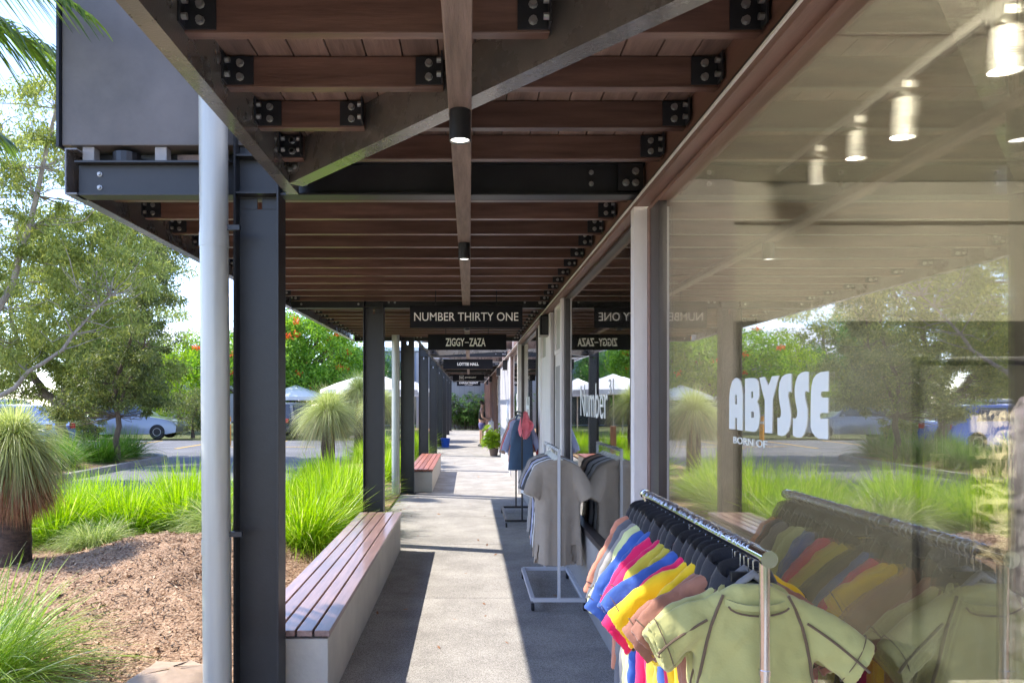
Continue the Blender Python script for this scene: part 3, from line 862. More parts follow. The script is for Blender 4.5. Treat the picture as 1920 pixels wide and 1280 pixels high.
place_text(lm, text_mb('31', .17, .10, .0), (.9488, 5.0, 1.75), (0, -1, 0), (0, 0, 1))
lm.build('lettering', M['vinyl'], w2)
lm = MB()
place_text(lm, text_mb('H', .6, .34, .04), (.9488, 12.1, 1.55), (0, -1, 0), (0, 0, 1))
lm.build('lettering', M['vinyl'], w3a)
MB().box(.9485, .9495, 14.6, 15.0, 1.45, 1.8).build('notice', M['white'], w3b)
# round white balloon sign on wall
o = MB(); o.lathe([(.16, -.03), (.22, 0), (.30, .0), (.30, .03), (.16, .03)], (.90, 17.9, 1.35), 24, 'x')
tag(o.build('round_sign', M['white'], None), 'round white ring sign on the pale wall', 'sign')
# wall speakers
sp0 = empty('wall_speaker', (.89, 8.75, 2.42), 'black box speaker on the shop wall above the pale doors', 'speaker', 'black boxes on the shop wall')
MB().box(-.06, .04, -.09, .09, 0, .23).build('cabinet', M['black'], sp0, local=True, bevel=.004)
MB().box(-.05, .03, -.094, -.09, .015, .215).build('grille', M['black_plastic'], sp0, local=True)
MB().box(-.07, .05, -.10, .10, -.012, -.0005).build('shelf', M['plinth'], sp0, local=True)
for y, lb in ((18.3, 'black box speaker on the shop wall under the third hanging sign'), (22.4, 'black box speaker above the potted plant'),
              (30, 'black box speaker on the wall above the person'), (35, 'farthest black box speaker on the shop wall')):
    copy_tree(sp0, (.86 if y > 24 else .88, y, 2.42), label=lb)

# track lights
tx = 1.64
def onceil(u, v, z=2.93):
    d = (z - 1.65) * 1400 / (752 - v); return ((u - 880) * d / 1400, d)
pA = onceil(1465, 316); pB = onceil(1872, 0)
tr = empty('lighting_track', (pA[0], pA[1], 2.93), 'long white lighting track on the concrete shop ceiling', 'light track')
TX = (pA[0] + pB[0]) / 2
mb = MB(); mb.box(TX - .018, TX + .018, -1.0, pA[1], 2.9, 2.934); mb.build('rail', M['offwhite'], tr, bevel=.002)
mb = MB(); mb.box(TX - .006, TX + .006, -1.0, pA[1] - .02, 2.8985, 2.8999); mb.build('slot', M['trim_dark'], tr)
tr['_'] = 1
def spot(y, L_, r_, tilt, warm, label, lit=True, slots=True, energy=None, cone=70, X0=None):
    o = empty('track_spotlight', (X0 or TX, y, 2.9), label, 'spotlight', 'white spotlights on the shop ceiling track')
    MB().box(-.02, .02, -.045, .045, -.03, -.001).build('adaptor', M['offwhite'], o, local=True, bevel=.003)
    rot = Matrix.Rotation(R(tilt[0]), 3, 'X') @ Matrix.Rotation(R(tilt[1]), 3, 'Y')
    c = Vector((0, 0, -.06))
    def tr_(mb):
        mb.v = [tuple(rot @ Vector(p) + c) for p in mb.v]; return mb
    tr_(MB().lathe([(.0, 0), (r_ * .86, 0), (r_ * .9, -.004), (r_, -L_ * .55), (r_, -L_), (r_ * .9, -L_), (r_ * .86, -L_ + .012)], (0, 0, 0), 28)).build('housing', M['offwhite'], o, local=True, smooth=40)
    tr_(MB().lathe([(0, -L_ + .006), (r_ * .86, -L_ + .006), (r_ * .86, -L_ + .003), (0, -L_ + .003)], (0, 0, 0), 24)).build('lens', M['lamp_on'] if lit else M['lamp_soft'], o, local=True)
    MB().tube([(0, 0, -.03), (r_ * 1.15, 0, -.05), (r_ * 1.2, 0, -.06 - L_ * .4)], .004, 6).build('yoke', M['offwhite'], o, local=True)
    if slots:
        m2 = MB()
        for q in range(4):
            pts = [(-(r_ + .0006) * math.sin(a), -(r_ + .0006) * math.cos(a), -L_ * .55 - q * .008) for a in [R(-35 + 10 * e) for e in range(8)]]
            m2.tube(pts, .0012, 4)
        tr_(m2).build('vent', M['black_plastic'], o, local=True)
    ld = bpy.data.lights.new('spot_bulb', 'SPOT'); ld.energy = (energy or (190 if lit else 110)); ld.color = (1, .90, .72) if warm else (.95, 1, .92)
    ld.spot_size = R(cone); ld.spot_blend = .5; ld.shadow_soft_size = .03 if energy is None else .22
    lo = bpy.data.objects.new('bulb', ld); COL.objects.link(lo); lo.parent = o
    lo.location = rot @ Vector((0, 0, -L_ - .01)) + c
    lo.rotation_euler = (rot @ Matrix.Rotation(R(-24), 3, 'Y')).to_euler()
    return o
def ty(u): return TX * 1400 / (u - 880)
spot(ty(1527), .115, .036, (8, -6), False, 'short white spotlight tilted away at the track end', lit=False)
spot(ty(1600), .115, .034, (0, 0), True, 'small lit white cylinder spotlight, second from the track end')
spot(ty(1688), .15, .038, (0, 2), False, 'ribbed pale white spotlight, third from the track end')
spot(ty(1876), .135, .042, (0, 0), True, 'brightest white cylinder spotlight, nearest on the track')
fill_track = empty('lighting_track', (1.25, .2, 2.93), 'short added track for fill spotlights close behind the glass, out of view', 'light track')  # added out of view, only to carry the fill spotlights
MB().box(1.232, 1.268, -1.2, 1.0, 2.9, 2.934).build('rail', M['offwhite'], fill_track, bevel=.002)
spot(.7, .135, .042, (88, -16), True, 'added unseen fill spotlight behind the glass aimed along the ceiling, nearer one', energy=270, cone=110, X0=1.25)  # added fill light to brighten the ceiling, cross wall and lamp housings
spot(-.6, .135, .042, (86, -22), True, 'added unseen fill spotlight behind the glass aimed along the ceiling, farther one', energy=270, cone=110, X0=1.25)  # second added fill light, same purpose

# interior clothes rail and things seen through the near window
ir = empty('clothes_rail', (2.3, 2.6, 0), 'black clothes rail standing inside the near shop', 'clothes rail')
mb = MB(); mb.tube([(1.55, 2.6, 1.79), (3.6, 2.6, 1.79)], .016, 10); mb.build('rail', M['black_plastic'], ir, smooth=40)
MB().tube([(1.555, 2.6, .02), (1.555, 2.6, 1.79)], .013, 10).build('pole', M['black_plastic'], ir, smooth=40)
MB().tube([(3.58, 2.6, .02), (3.58, 2.6, 1.79)], .013, 10).build('pole', M['black_plastic'], ir, smooth=40)

# ------------------------------------------------------------------ garments
def fabric(name, c, var=.08): return mat(name, c, 0.72, 0, var, 5, 0.12, 160, sheen=0.25, spec=0.3)
FB = {k: fabric('fabric_' + k, v) for k, v in dict(
    salmon=(.60, .24, .15), slate=(.13, .13, .15), grey=(.30, .28, .27), lime=(.62, .66, .32), blue=(.035, .10, .38), magenta=(.68, .008, .11),
    mustard=(.52, .42, .05), black=(.018, .018, .024), yellow=(.80, .52, .01), brown=(.30, .13, .085), sage=(.42, .40, .155),
    taupe=(.36, .30, .245), lavender=(.36, .38, .56), white=(.66, .67, .70), charcoal=(.06, .06, .065), denim=(.05, .09, .16), pink=(.70, .16, .20),
    beige=(.52, .38, .30), tomato=(.62, .05, .06), seam=(.13, .085, .05), plum=(.03, .015, .04), rust=(.30, .08, .04)).items()}

def superring(cx, cz, hw, ht, n, z, ph=0, amp=0, tilt=0, p=2.6):
    out = []
    for j in range(n):
        a = 2 * math.pi * j / n
        ca, sa = math.cos(a), math.sin(a)
        x = cx + hw * math.copysign(abs(ca) ** (2 / p), ca); y = ht * math.copysign(abs(sa) ** (2 / p), sa)
        y += amp * math.sin(x * 42 + ph) + amp * .6 * math.sin(x * 23 + ph * 2)
        out.append((x, y, z + abs(x) * 0))
    return out
PROF = [(-.004, .055, .018), (-.012, .075, .030), (-.030, .120, .036), (-.055, .160, .037), (-.090, .180, .040), (-.16, .180, .044), (-.24, .172, .046),
        (-.34, .160, .046), (-.45, .158, .046), (-.58, .168, .046), (-.70, .176, .045), (-.76, .178, .042)]
CLOUD = bpy.data.textures.new('folds', 'CLOUDS'); CLOUD.noise_scale = .055
def garment(o, color, wscale=1.0, length=.76, sl=.22, sdir=(.75, -.66), sr=.072, thick=1.0, seed=0, collar='black', seams=None, fold=.004, sleeves=True, cuff=None, long_r=None, stitch=False):
    r = random.Random(seed); mb = MB(); n = 36
    ph = r.uniform(0, 6)
    rr = []
    for z, hw, ht in PROF:
        zz = z * length / .76
        t = abs(z) / .76
        rr.append(superring(0, 0, hw * wscale, ht * thick, n, zz, ph, fold * t * 2))
    # hem slightly turned in
    z, hw, ht = PROF[-1]
    rr.append(superring(0, 0, hw * wscale * .96, ht * thick * .7, n, -length + .01, ph, fold * 1.6))
    mb.rings(rr, True, True, False)
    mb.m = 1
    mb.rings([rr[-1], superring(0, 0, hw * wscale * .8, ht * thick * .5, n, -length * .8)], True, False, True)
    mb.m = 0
    sleeve_lines = []; cuff_rings = []
    if sleeves:
        for s in (-1, 1):
            jit = r.uniform(-.2, .16); jl = r.uniform(-.02, .03)
            d = Vector((s * sdir[0], r.uniform(-.22, .05), sdir[1] + jit)).normalized()
            u = Vector((-d.z * s, 0, d.x * s)).normalized(); v = d.cross(u)
            p0 = Vector((s * .118 * wscale, 0, -.078)); LL = sl + jl; fr_ = []
            ring = []; K = 8
            for q in range(K):
                t = q / (K - 1)
                c = p0 + d * (LL * t) + Vector((0, 0, -.03 * t * t))
                ru = sr * (.66 + .34 * min(1, t * 1.6)) * (1 - .06 * t) ; rv = sr * .42 * (.80 + .35 * t) * (1 + .08 * math.sin(t * 9 + ph)); fr_.append(c + Vector((0, -rv - .004, 0)))
                ring.append([tuple(c + u * ru * math.cos(a) + v * rv * (math.sin(a) + .10 * math.sin(3 * a + ph))) for a in [2 * math.pi * k / 20 for k in range(20)]])
            mb.rings(ring, True, True, False)
            sleeve_lines.append(fr_)
            cc_ = sum((Vector(p) for p in ring[-2]), Vector()) / 20
            cuff_rings.append([cc_ + (Vector(p) - cc_) * 1.035 for p in ring[-2]])
            c = p0 + d * LL + Vector((0, 0, -.03))
            rim = [tuple(c + (Vector(p) - c) * .80) for p in ring[-1]]
            mb.rings([ring[-1], rim], True)
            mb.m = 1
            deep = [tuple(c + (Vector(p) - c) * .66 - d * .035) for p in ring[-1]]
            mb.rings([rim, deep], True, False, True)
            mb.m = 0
            if cuff is not None and False: pass
    body = mb.build('body', [FB[color], M['navy']], o, local=True, smooth=60)
    dist = o.location.y
    rmm = body.modifiers.new('remesh', 'REMESH'); rmm.mode = 'VOXEL'; rmm.voxel_size = .0045 if dist < 2 else .0055 if dist < 4 else (.0065 if dist < 9 else .014); rmm.use_smooth_shade = True
    dm = body.modifiers.new('folds', 'DISPLACE'); dm.texture = CLOUD; dm.strength = .022 if dist < 4 else .010; dm.mid_level = .5; dm.texture_coords = 'GLOBAL'
    smm = body.modifiers.new('smooth', 'SMOOTH'); smm.factor = .6; smm.iterations = 8 if dist < 4 else 4
    # collar: low standing ring, dark lining showing
    cb = MB()
    K = 20
    def cr(rx, ry, z, zf): return [(rx * math.cos(a), ry * math.sin(a), z + zf * (-math.sin(a))) for a in [2 * math.pi * k / K for k in range(K)]]
    if collar == 'black' and color != 'black':
        cb.rings([cr(.094, .044, -.058, -.006), cr(.086, .046, -.030, -.010), cr(.080, .046, -.008, -.016), cr(.066, .040, .016, -.022), cr(.060, .034, .012, -.022), cr(.052, .026, -.03, -.01)], True, False, True)
    else: cb.rings([cr(.088, .046, -.044, -.016), cr(.082, .044, -.026, -.022), cr(.074, .038, -.026, -.022), cr(.062, .028, -.05, -.02)], True, False, True)
    cb.build('collar', FB[collar], o, local=True, smooth=60)
    if stitch and sleeves:
        for cr_ in cuff_rings: MB().tube(cr_ + [cr_[0]], .0014, 4, cap=False).build('cuff_stitching', FB['charcoal'] if color in ('yellow', 'mustard', 'lime', 'magenta', 'salmon') else FB['seam'], o, local=True)
    if seams:
        def sy(x, z):
            zz = z * .76 / length
            for a, b in zip(PROF[:-1], PROF[1:]):
                if a[0] >= zz >= b[0]:
                    t = (zz - a[0]) / (b[0] - a[0]); hw = (a[1] + (b[1] - a[1]) * t) * wscale; ht = (a[2] + (b[2] - a[2]) * t) * thick
                    q = min(.999, abs(x) / hw); return -ht * (1 - q ** 2.6) ** (1 / 2.6)
            return -.03
        sm = MB()
        for s in (-1, 1):
            p1 = [(s * x, sy(s * x, z) - .0025, z) for x, z in [(.075, -.028), (.09, -.06), (.105, -.10), (.115, -.14), (.125, -.19), (.135, -.25), (.138, -.33), (.135, -.42), (.132, -.52), (.135, -.62), (.138, -.72)]]
            sm.tube(p1, .0036, 6)
        for fl in sleeve_lines: sm.tube(fl[1:], .0034, 6)
        sm.tube([(.07 * math.cos(a), -.046 + .010 * math.sin(a), -.045 - .028 * math.sin(a)) for a in [R(10 + 16 * k) for k in range(11)]], .0024, 6)
        sm.build('seam', FB[seams], o, local=True)
    return body
def hanger_mb(hook):
    a = MB(); pts = [(0, 0, .0), (0, 0, .035)]
    for k in range(9):
        t = R(-90 + 250 * k / 8 - 0)
        pts.append((.021 * math.cos(t) * 1.0, 0, .035 + .021 + hook + .021 * math.sin(t)))
    a.tube(pts, .0017, 6)
    b = MB(); b.tube([(-.09, 0, -.072), (-.06, 0, -.050), (-.03, 0, -.018), (0, 0, .004), (.03, 0, -.018), (.06, 0, -.050), (.09, 0, -.072)], [.006, .008, .009, .011, .009, .008, .006], 8)
    return a, b
def make_hanger(label, group, m='grey_plastic', hook=.0):
    o = empty('coat_hanger', (0, 0, 0), label, 'hanger', group)
    a, b = hanger_mb(hook); a.build('hook', M['wire'], o, local=True); b.build('shoulders', M[m], o, local=True, smooth=60)
    return o

# --- chrome rack with wetsuit tops
RX = .677
rk = empty('garment_rack', (RX, 2.28, 0), 'long chrome garment rack packed with coloured wetsuit tops', 'clothes rack')
MB().tube([(RX, 1.695, 1.293), (RX, 2.87, 1.293)], .0165, 24).build('rail', M['chrome'], rk, smooth=40)
for y in (1.712, 2.855):
    pl = MB(); pl.tube([(RX, y, .10), (RX, y, 1.28)], .0125, 16)
    pl.build('pole', M['chrome'], rk, smooth=40)
    cl = MB()
    for z in (1.03, .86): cl.tube([(RX, y, z - .006), (RX, y, z + .006)], .0145, 16)
    cl.build('collar', M['chrome'], rk, smooth=40)
    MB().tube([(RX - .22, y, .10), (RX + .22, y, .10)], .0125, 12).build('foot', M['chrome'], rk, smooth=40)
    for x in (-.2, .2):
        MB().lathe([(.0, -.012), (.03, -.012), (.035, 0), (.03, .012), (0, .012)], (RX + x, y, .036), 16, 'x').build('caster', M['rubber'], rk)
        MB().box(RX + x - .004, RX + x + .004, y - .01, y + .01, .036, .1).build('caster_fork', M['chrome'], rk)
for y in (1.69, 2.875):
    MB().tube([(RX, y - .006, 1.293), (RX, y + .006, 1.293)], .0195, 24).build('end_cap', M['chrome'], rk, smooth=40)
seq = [('salmon', 'salmon orange wetsuit top hanging at the far end of the chrome rack', .26, (.42, -.9), .60),
       ('slate', 'dark slate wetsuit top next to the salmon one', .25, (.45, -.9), .66),
       ('grey', 'mid grey wetsuit top between the slate and the far lime ones', .27, (.45, -.9), .72),
       ('lime', 'pale lime wetsuit top, the far one of the two', .30, (.45, -.9), .80),
       ('lime', 'pale lime wetsuit top, the near one of the two, beside a blue one', .28, (.50, -.88), .76),
       ('blue', 'royal blue wetsuit top touching the near pale lime one', .26, (.50, -.88), .78),
       ('blue', 'royal blue wetsuit top next to the far magenta one', .24, (.55, -.85), .8),
       ('magenta', 'magenta wetsuit top next to the middle blue ones', .20, (.62, -.8), .8),
       ('magenta', 'magenta wetsuit top next to the mustard ones', .20, (.64, -.78), .8),
       ('mustard', 'mustard wetsuit top beside the magenta pair', .19, (.66, -.76), .8),
       ('mustard', 'mustard wetsuit top beside the black one', .19, (.66, -.76), .8),
       ('black', 'black wetsuit top in the middle of the chrome rack', .22, (.72, -.70), .8),
       ('blue', 'bright blue wetsuit top with an open sleeve cuff, between black and magenta', .21, (.84, -.54), .8),
       ('magenta', 'magenta wetsuit top, nearest of its colour, beside the yellow ones', .24, (.74, -.66), .8),
       ('yellow', 'bright yellow wetsuit top beside the nearest magenta one', .21, (.80, -.60), .82),
       ('yellow', 'bright yellow wetsuit top beside the brown ones', .19, (.82, -.58), .8),
       ('brown', 'brown wetsuit top beside the yellow ones', .19, (.82, -.58), .8),
       ('brown', 'brown wetsuit top beside the sage ones', .18, (.76, -.65), .8),
       ('sage', 'sage green wetsuit top with brown seams, second from the rack end', .17, (.86, -.50), .8),
       ('sage', 'sage green wetsuit top with brown seams, foremost on the rack', .155, (.90, -.44), .8)]
SHORT = ['salmon wetsuit top', 'dark slate wetsuit top', 'mid grey wetsuit top', 'far pale lime wetsuit top', 'near pale lime wetsuit top', 'blue wetsuit top beside the lime ones',
         'blue wetsuit top beside the far magenta one', 'magenta wetsuit top beside the far blue ones', 'magenta wetsuit top beside the mustard ones', 'mustard wetsuit top beside the magenta pair',
         'mustard wetsuit top beside the black one', 'black wetsuit top', 'bright blue wetsuit top past the black one', 'nearest magenta wetsuit top', 'yellow wetsuit top beside the nearest magenta one',
         'yellow wetsuit top beside the brown ones', 'brown wetsuit top beside the yellow ones', 'brown wetsuit top beside the sage ones', 'second sage wetsuit top', 'foremost sage wetsuit top']
hg = make_hanger('wire hooked grey hanger on the crowded chrome rail', 'hangers on the chrome rack')
ys_ = [2.82 - .0545 * k for k in range(20)]
zr = 1.293 + .018
HK = .077
for k, (c, lb, sl, sd, ln) in enumerate(seq):
    y = ys_[k]
    rz = R(rnd.uniform(-13, 13)) + (R(6) if k < 17 else R(-4))
    if k == 19: rz = R(-4)
    o = empty('wetsuit_top', (RX + rnd.uniform(-.006, .006), y, zr - HK + (.002 if c != 'sage' else -.014)), lb, 'wetsuit', 'wetsuit tops on the chrome rack', rz)
    garment(o, c, .80, ln, sl * .92, sd, .062, .75, seed=k, stitch=True, collar='black' if c != 'sage' or k == 18 else 'sage', seams='seam' if c == 'sage' else None)
    hloc = (o.location.x, y, zr - HK)
    hl = 'wire hooked grey hanger holding the ' + SHORT[k]
    if k == 0: hg.location = hloc; hg.rotation_euler = (0, 0, rz); hg['label'] = hl
    else: copy_tree(hg, hloc, rz, hl)
ys2 = [ys_[k] - .027 for k in range(19)]
hc = empty('clip_hanger', (0, 0, 0), 'short black clip hanger between two wetsuit tops on the chrome rail', 'hanger', 'clip hangers on the chrome rack')
_a, _b = hanger_mb(.0); _a.build('hook', M['wire'], hc, local=True)
MB().box(-.045, .045, -.006, .006, -.02, .004).build('clip', M['black_plastic'], hc, local=True, bevel=.002)
for k, y in enumerate(ys2):
    cl_ = 'small black clip hanger before the ' + SHORT[k]
    if k == 0: hc.location = (RX, y, zr - HK); hc['label'] = cl_
    else: copy_tree(hc, (RX, y, zr - HK), R(rnd.uniform(-10, 10)), cl_)

# --- white rack with t-shirts
def rack_frame(o, x, y0, y1, zt, m, base=True, w_=.205, r=.011):
    MB().box(x - r, x + r, y0, y1, zt - r, zt + r).build('rail', M[m], o, bevel=.002)
    for y in (y0 + r, y1 - r):
        MB().box(x - r, x + r, y - r, y + r, .10, zt - r - .001).build('pole', M[m], o, bevel=.002)
        MB().box(x - w_, x + w_, y - .016, y + .016, .075, .105).build('base_bar', M[m], o, bevel=.002)
    for s in (-1, 1):
        MB().box(x + s * w_ - .016, x + s * w_ + .016, y0 + .028, y1 - .028, .075, .105).build('base_bar', M[m], o, bevel=.002)
        for y in (y0 + .03, y1 - .03):
            c = MB(); c.lathe([(0, -.012), (.026, -.012), (.030, -.006), (.030, .006), (.026, .012), (0, .012)], (x + s * w_, y, .0305), 16, 'x')
            c.build('caster', M['rubber'], o, smooth=40)
            MB().box(x + s * w_ - .016, x + s * w_ - .0125, y - .012, y + .012, .03, .075).build('caster_fork', M['chrome'], o)
r2 = empty('garment_rack', (.705, 6.4, 0), 'white wheeled garment rack of grey and pale t-shirts by the second window', 'clothes rack')
rack_frame(r2, .705, 5.86, 6.98, 1.265, 'rack_white')
h2 = make_hanger('white shouldered hanger on the white rack', 'hangers on the white rack', 'offwhite')
tees = [('taupe', 'long taupe grey t-shirt hanging foremost on the white rack', .84), ('taupe', 'grey t-shirt just behind the foremost taupe one', .80),
        ('white', 'white t-shirt third from the front of the white rack', .74), ('charcoal', 'charcoal t-shirt behind the first white one on the white rack', .78),
        ('white', 'white t-shirt between the charcoal and lavender ones', .72), ('lavender', 'lavender grey t-shirt in the middle of the white rack', .76),
        ('black', 'black t-shirt behind the lavender one on the white rack', .70), ('beige', 'beige t-shirt near the back of the white rack', .74),
        ('grey', 'grey t-shirt second from the back of the white rack', .7), ('charcoal', 'dark t-shirt at the back of the white rack', .66)]
for k, (c, lb, ln) in enumerate(tees):
    y = 5.93 + k * .082
    rz = R(rnd.uniform(-6, 6)) + R(-5)
    o = empty('t_shirt', (.705 + rnd.uniform(-.01, .01), y, 1.265 + .013 - HK - .012), lb, 't-shirt', 't-shirts on the white rack', rz)
    if k == 0: o.rotation_euler = (0, 0, R(-2))
    garment(o, c, 1.10, ln, .22, (.40, -.92), .075, .80, seed=40 + k, collar=c, fold=.010)
    l_ = (o.location.x, y, 1.265 + .013 - HK)
    hl = 'white hanger holding the ' + lb.replace(' on the white rack', '').replace(' of the white rack', '')
    if k == 0: h2.location = l_; h2['label'] = hl
    else: copy_tree(h2, l_, rz, hl)
# --- black rack farther on
r3 = empty('garment_rack', (.69, 10.4, 0), 'black wheeled garment rack with a denim outfit, past the white rack', 'clothes rack')
rack_frame(r3, .69, 9.75, 11.05, 1.50, 'black_plastic')
h3 = make_hanger('white hanger on the black rack', 'hangers on the black rack', 'offwhite')
outf = [('lavender', 'lavender long sleeved top behind the denim overalls', .72, .46, 9.98), ('tomato', 'red edged top behind the lavender one', .76, .48, 10.1),
        ('beige', 'beige top in the middle of the black rack', .80, .48, 10.25), ('rust', 'rust brown top near the back of the black rack', .80, .46, 10.45),
        ('white', 'white top at the back of the black rack', .7, .4, 10.7)]
for k, (c, lb, ln, sl, y) in enumerate(outf):
    o = empty('long_sleeved_top', (.69, y, 1.50 + .013 - HK - .012), lb, 'top', 'tops on the black rack', R(rnd.uniform(-6, 6)))
    garment(o, c, .86, ln * .80, sl * .80, (.36, -.95), .055, .8, seed=70 + k, collar=c, fold=.008)
    l_ = (.69, y, 1.50 + .013 - HK)
    hl = 'white hanger holding the ' + lb.replace(' of the black rack', '')
    if k == 0: h3.location = l_; h3['label'] = hl
    else: copy_tree(h3, l_, None, hl)
# denim overalls: two legs
o = empty('denim_overalls', (.69, 9.88, 1.36), 'dark blue denim overalls hanging foremost on the black rack', 'overalls')
mb = MB()
for s in (-1, 1):
    rr = []
    for q in range(9):
        t = q / 8; z = -.10 - t * .52
        cxx = s * (.060 + .030 * t); hw = .072 + .016 * t
        rr.append([(cxx + hw * math.cos(a), .04 * math.sin(a) + .008 * math.sin(cxx * 40 + a * 3 + q), z) for a in [2 * math.pi * k / 18 for k in range(18)]])
    mb.rings(rr, True, True, True)
rr = [[(hw * math.cos(a), .04 * math.sin(a), z) for a in [2 * math.pi * k / 24 for k in range(24)]] for z, hw in ((.04, .07), (0, .10), (-.08, .125), (-.16, .135))]
mb.rings(rr, True, True, True)
mb.build('body', FB['denim'], o, local=True, smooth=60)
MB().tube([(-.08, 0, .04), (-.05, 0, .11), (0, 0, .09), (.05, 0, .11), (.08, 0, .04)], .012, 8).build('strap', FB['denim'], o, local=True)
# pink cap hanging
o = empty('sun_hat', (.73, 9.80, 1.38), 'pink fabric sun hat hanging on the front of the black rack', 'hat')
mb = MB(); rr = []
for z, rx_ in ((.13, .01), (.11, .04), (.05, .06), (-.02, .075), (-.10, .09), (-.17, .07), (-.22, .02)):
    rr.append([(rx_ * math.cos(a) + .02 * z, .05 * math.sin(a) * (1 + .3 * math.sin(5 * a)), z + .012 * math.sin(4 * a)) for a in [2 * math.pi * k / 24 for k in range(24)]])
mb.rings(rr, True, True, True); mb.build('crown', FB['pink'], o, local=True, smooth=60)
mb = MB(); rr = []
for q in range(5):
    t = q / 4
    rr.append([((.055 + .025 * t) * math.cos(a) + .03, -.03 - .04 * t + .012 * math.sin(3 * a), -.05 + (.055 + .025 * t) * math.sin(a)) for a in [2 * math.pi * k / 20 for k in range(20)]])
mb.rings(rr, True, True, False); mb.build('brim', FB['pink'], o, local=True, smooth=60)

# garments inside the shop
for k, (x, c, lb) in enumerate([(2.02, 'navy', 'dark navy garment hanging at the left end of the inside rail'), (2.3, 'plum', 'plum dark garment hanging inside the shop'), (2.6, 'rust', 'rust garment hanging on the inside rail')]):
    o = empty('hanging_garment', (x, 2.6, 1.70), lb, 'garment', 'clothes inside the near shop', R(84))
    garment(o, 'plum' if c == 'navy' else c, 1.1, 1.0, .4, (.3, -.95), .07, 1.2, seed=90 + k, collar='black')
# patterned towel inside
def wave_mat():
    m = bpy.data.materials.new('swirl_print'); m.use_nodes = True
    n, l = m.node_tree.nodes, m.node_tree.links; b = n['Principled BSDF']; b.inputs['Roughness'].default_value = .8
    tc = n.new('ShaderNodeTexCoord'); v = n.new('ShaderNodeTexWave'); v.wave_type = 'RINGS'
    v.inputs['Scale'].default_value = 5; v.inputs['Distortion'].default_value = 14; v.inputs['Detail'].default_value = 1; v.inputs['Detail Scale'].default_value = 3
    l.new(tc.outputs['Object'], v.inputs['Vector'])
    cr = n.new('ShaderNodeValToRGB'); cr.color_ramp.interpolation = 'CONSTANT'
    cr.color_ramp.elements[0].color = (.04, .03, .025, 1); cr.color_ramp.elements[1].position = .55; cr.color_ramp.elements[1].color = (.55, .50, .36, 1)
    l.new(v.outputs[0], cr.inputs[0]); l.new(cr.outputs[0], b.inputs['Base Color']); return m
WM = wave_mat()
for x, lb in ((1.68, 'towel with cream swirls on brown, hanging left of the dark clothes inside'), (1.98, 'towel with cream swirls on brown, hanging right of the price tags inside')):
    mb = MB(); rr = []
    for q in range(10):
        z = 1.62 - q * .055
        rr.append([(x + dx, 2.42 + .012 * math.sin(dx * 60 + q * .3) + dy, z) for dx, dy in [(-.055, 0), (-.03, 0), (0, 0), (.03, 0), (.055, 0), (.055, .012), (.03, .012), (0, .012), (-.03, .012), (-.055, .012)]])
    mb.rings(rr, True, True, True)
    tag(mb.build('patterned_towel', WM, None), lb, 'towel', 'swirl patterned towels inside')
cardm = mat('card', (.60, .60, .42), .7)
for q, (u, v, d_, lb) in enumerate([(1757, 869, 1.9, 'lowest left cream swing tag with vertical black word ABYSSE'), (1830, 836, 1.9, 'highest cream swing tag with vertical black word ABYSSE'), (1863, 879, 1.95, 'right hand cream swing tag with vertical black word ABYSSE')]):
    x = (u - 880) * d_ / 1400; z = 1.65 - (v - 752) * d_ / 1400
    o = empty('swing_tag', (x, d_, z), lb, 'tag', 'swing tags hanging in the window')
    MB().box(-.017, .017, 0, .002, -.026, .026).build('card', cardm, o, local=True)
    mb = MB(); place_text(mb, text_mb('ABYSSE', .034, .009, .02), (0, -.0006, 0), (0, 0, 1), (-1, 0, 0)); mb.build('lettering', M['black'], o, local=True)
    MB().tube([(0, .001, .026), (0, .001, .13)], .0006, 4).build('string', M['white'], o, local=True)
bgd = empty('duffel_bag', (1.26, 2.25, .02), 'dark navy round duffel bag on a stool inside the near window', 'bag')
mb = MB(); mb.lathe([(.0, .50), (.09, .50), (.15, .54), (.175, .64), (.17, .78), (.13, .87), (.05, .90), (0, .90)], (1.26, 2.25, .02), 24); mb.build('body', M['navy'], bgd, smooth=60)
st = empty('stool', (1.26, 2.25, .02), 'small round stool under the navy bag inside', 'stool')
MB().lathe([(0, .46), (.15, .46), (.16, .48), (.15, .499), (0, .499)], (1.26, 2.25, .02), 24).build('seat', M['slat'], st)
for a in range(3):
    MB().tube([(1.26 + .1 * math.cos(a * 2.1), 2.25 + .1 * math.sin(a * 2.1), .48), (1.26 + .16 * math.cos(a * 2.1), 2.25 + .16 * math.sin(a * 2.1), .02)], .012, 8).build('leg', M['black_plastic'], st)

# ------------------------------------------------------------------ vegetation
def grass_clump(label, mk='lf_lime', N=900, h=.95, spread=.14, seed=0, up=(28, 88), droop=(.12, .62), wid=(.006, .011)):
    o = empty('grass_clump', (0, 0, 0), label, 'ornamental grass', 'lomandra clumps in the garden')
    parts = [blades(N, (0, 0, 0), spread, (h * .62, h * 1.12), up, droop, wid, 6, seed)]
    parts.append(blades(N // 3, (0, 0, 0), spread * 1.2, (h * .4, h * .8), (8, 40), (.15, .5), wid, 6, seed + 1))
    V, Fq = join_np(parts)
    V[:, 2] = np.maximum(V[:, 2], .0)
    np_obj('blades', V, Fq, M[mk], o)
    return o
gA = grass_clump('a', 'lf_lime', 1500, .95, .22, 1)
gB = grass_clump('b', 'lf_lime', 1400, 1.0, .25, 5, droop=(.05, .4))
gC = grass_clump('c', 'lf_pale', 1500, .85, .24, 9, up=(12, 75), droop=(.3, .8))
gD = grass_clump('d', 'lf_deep', 1100, .95, .28, 13)
M['lf_near'] = leaf_mat('near_blades', (.20, .34, .03), (.48, .60, .13), (.80, .80, .55), 0.4, 0.32)
gN = grass_clump('e', 'lf_near', 1700, .82, .20, 21, up=(18, 80), droop=(.15, .65), wid=(.004, .0085))
used = set()
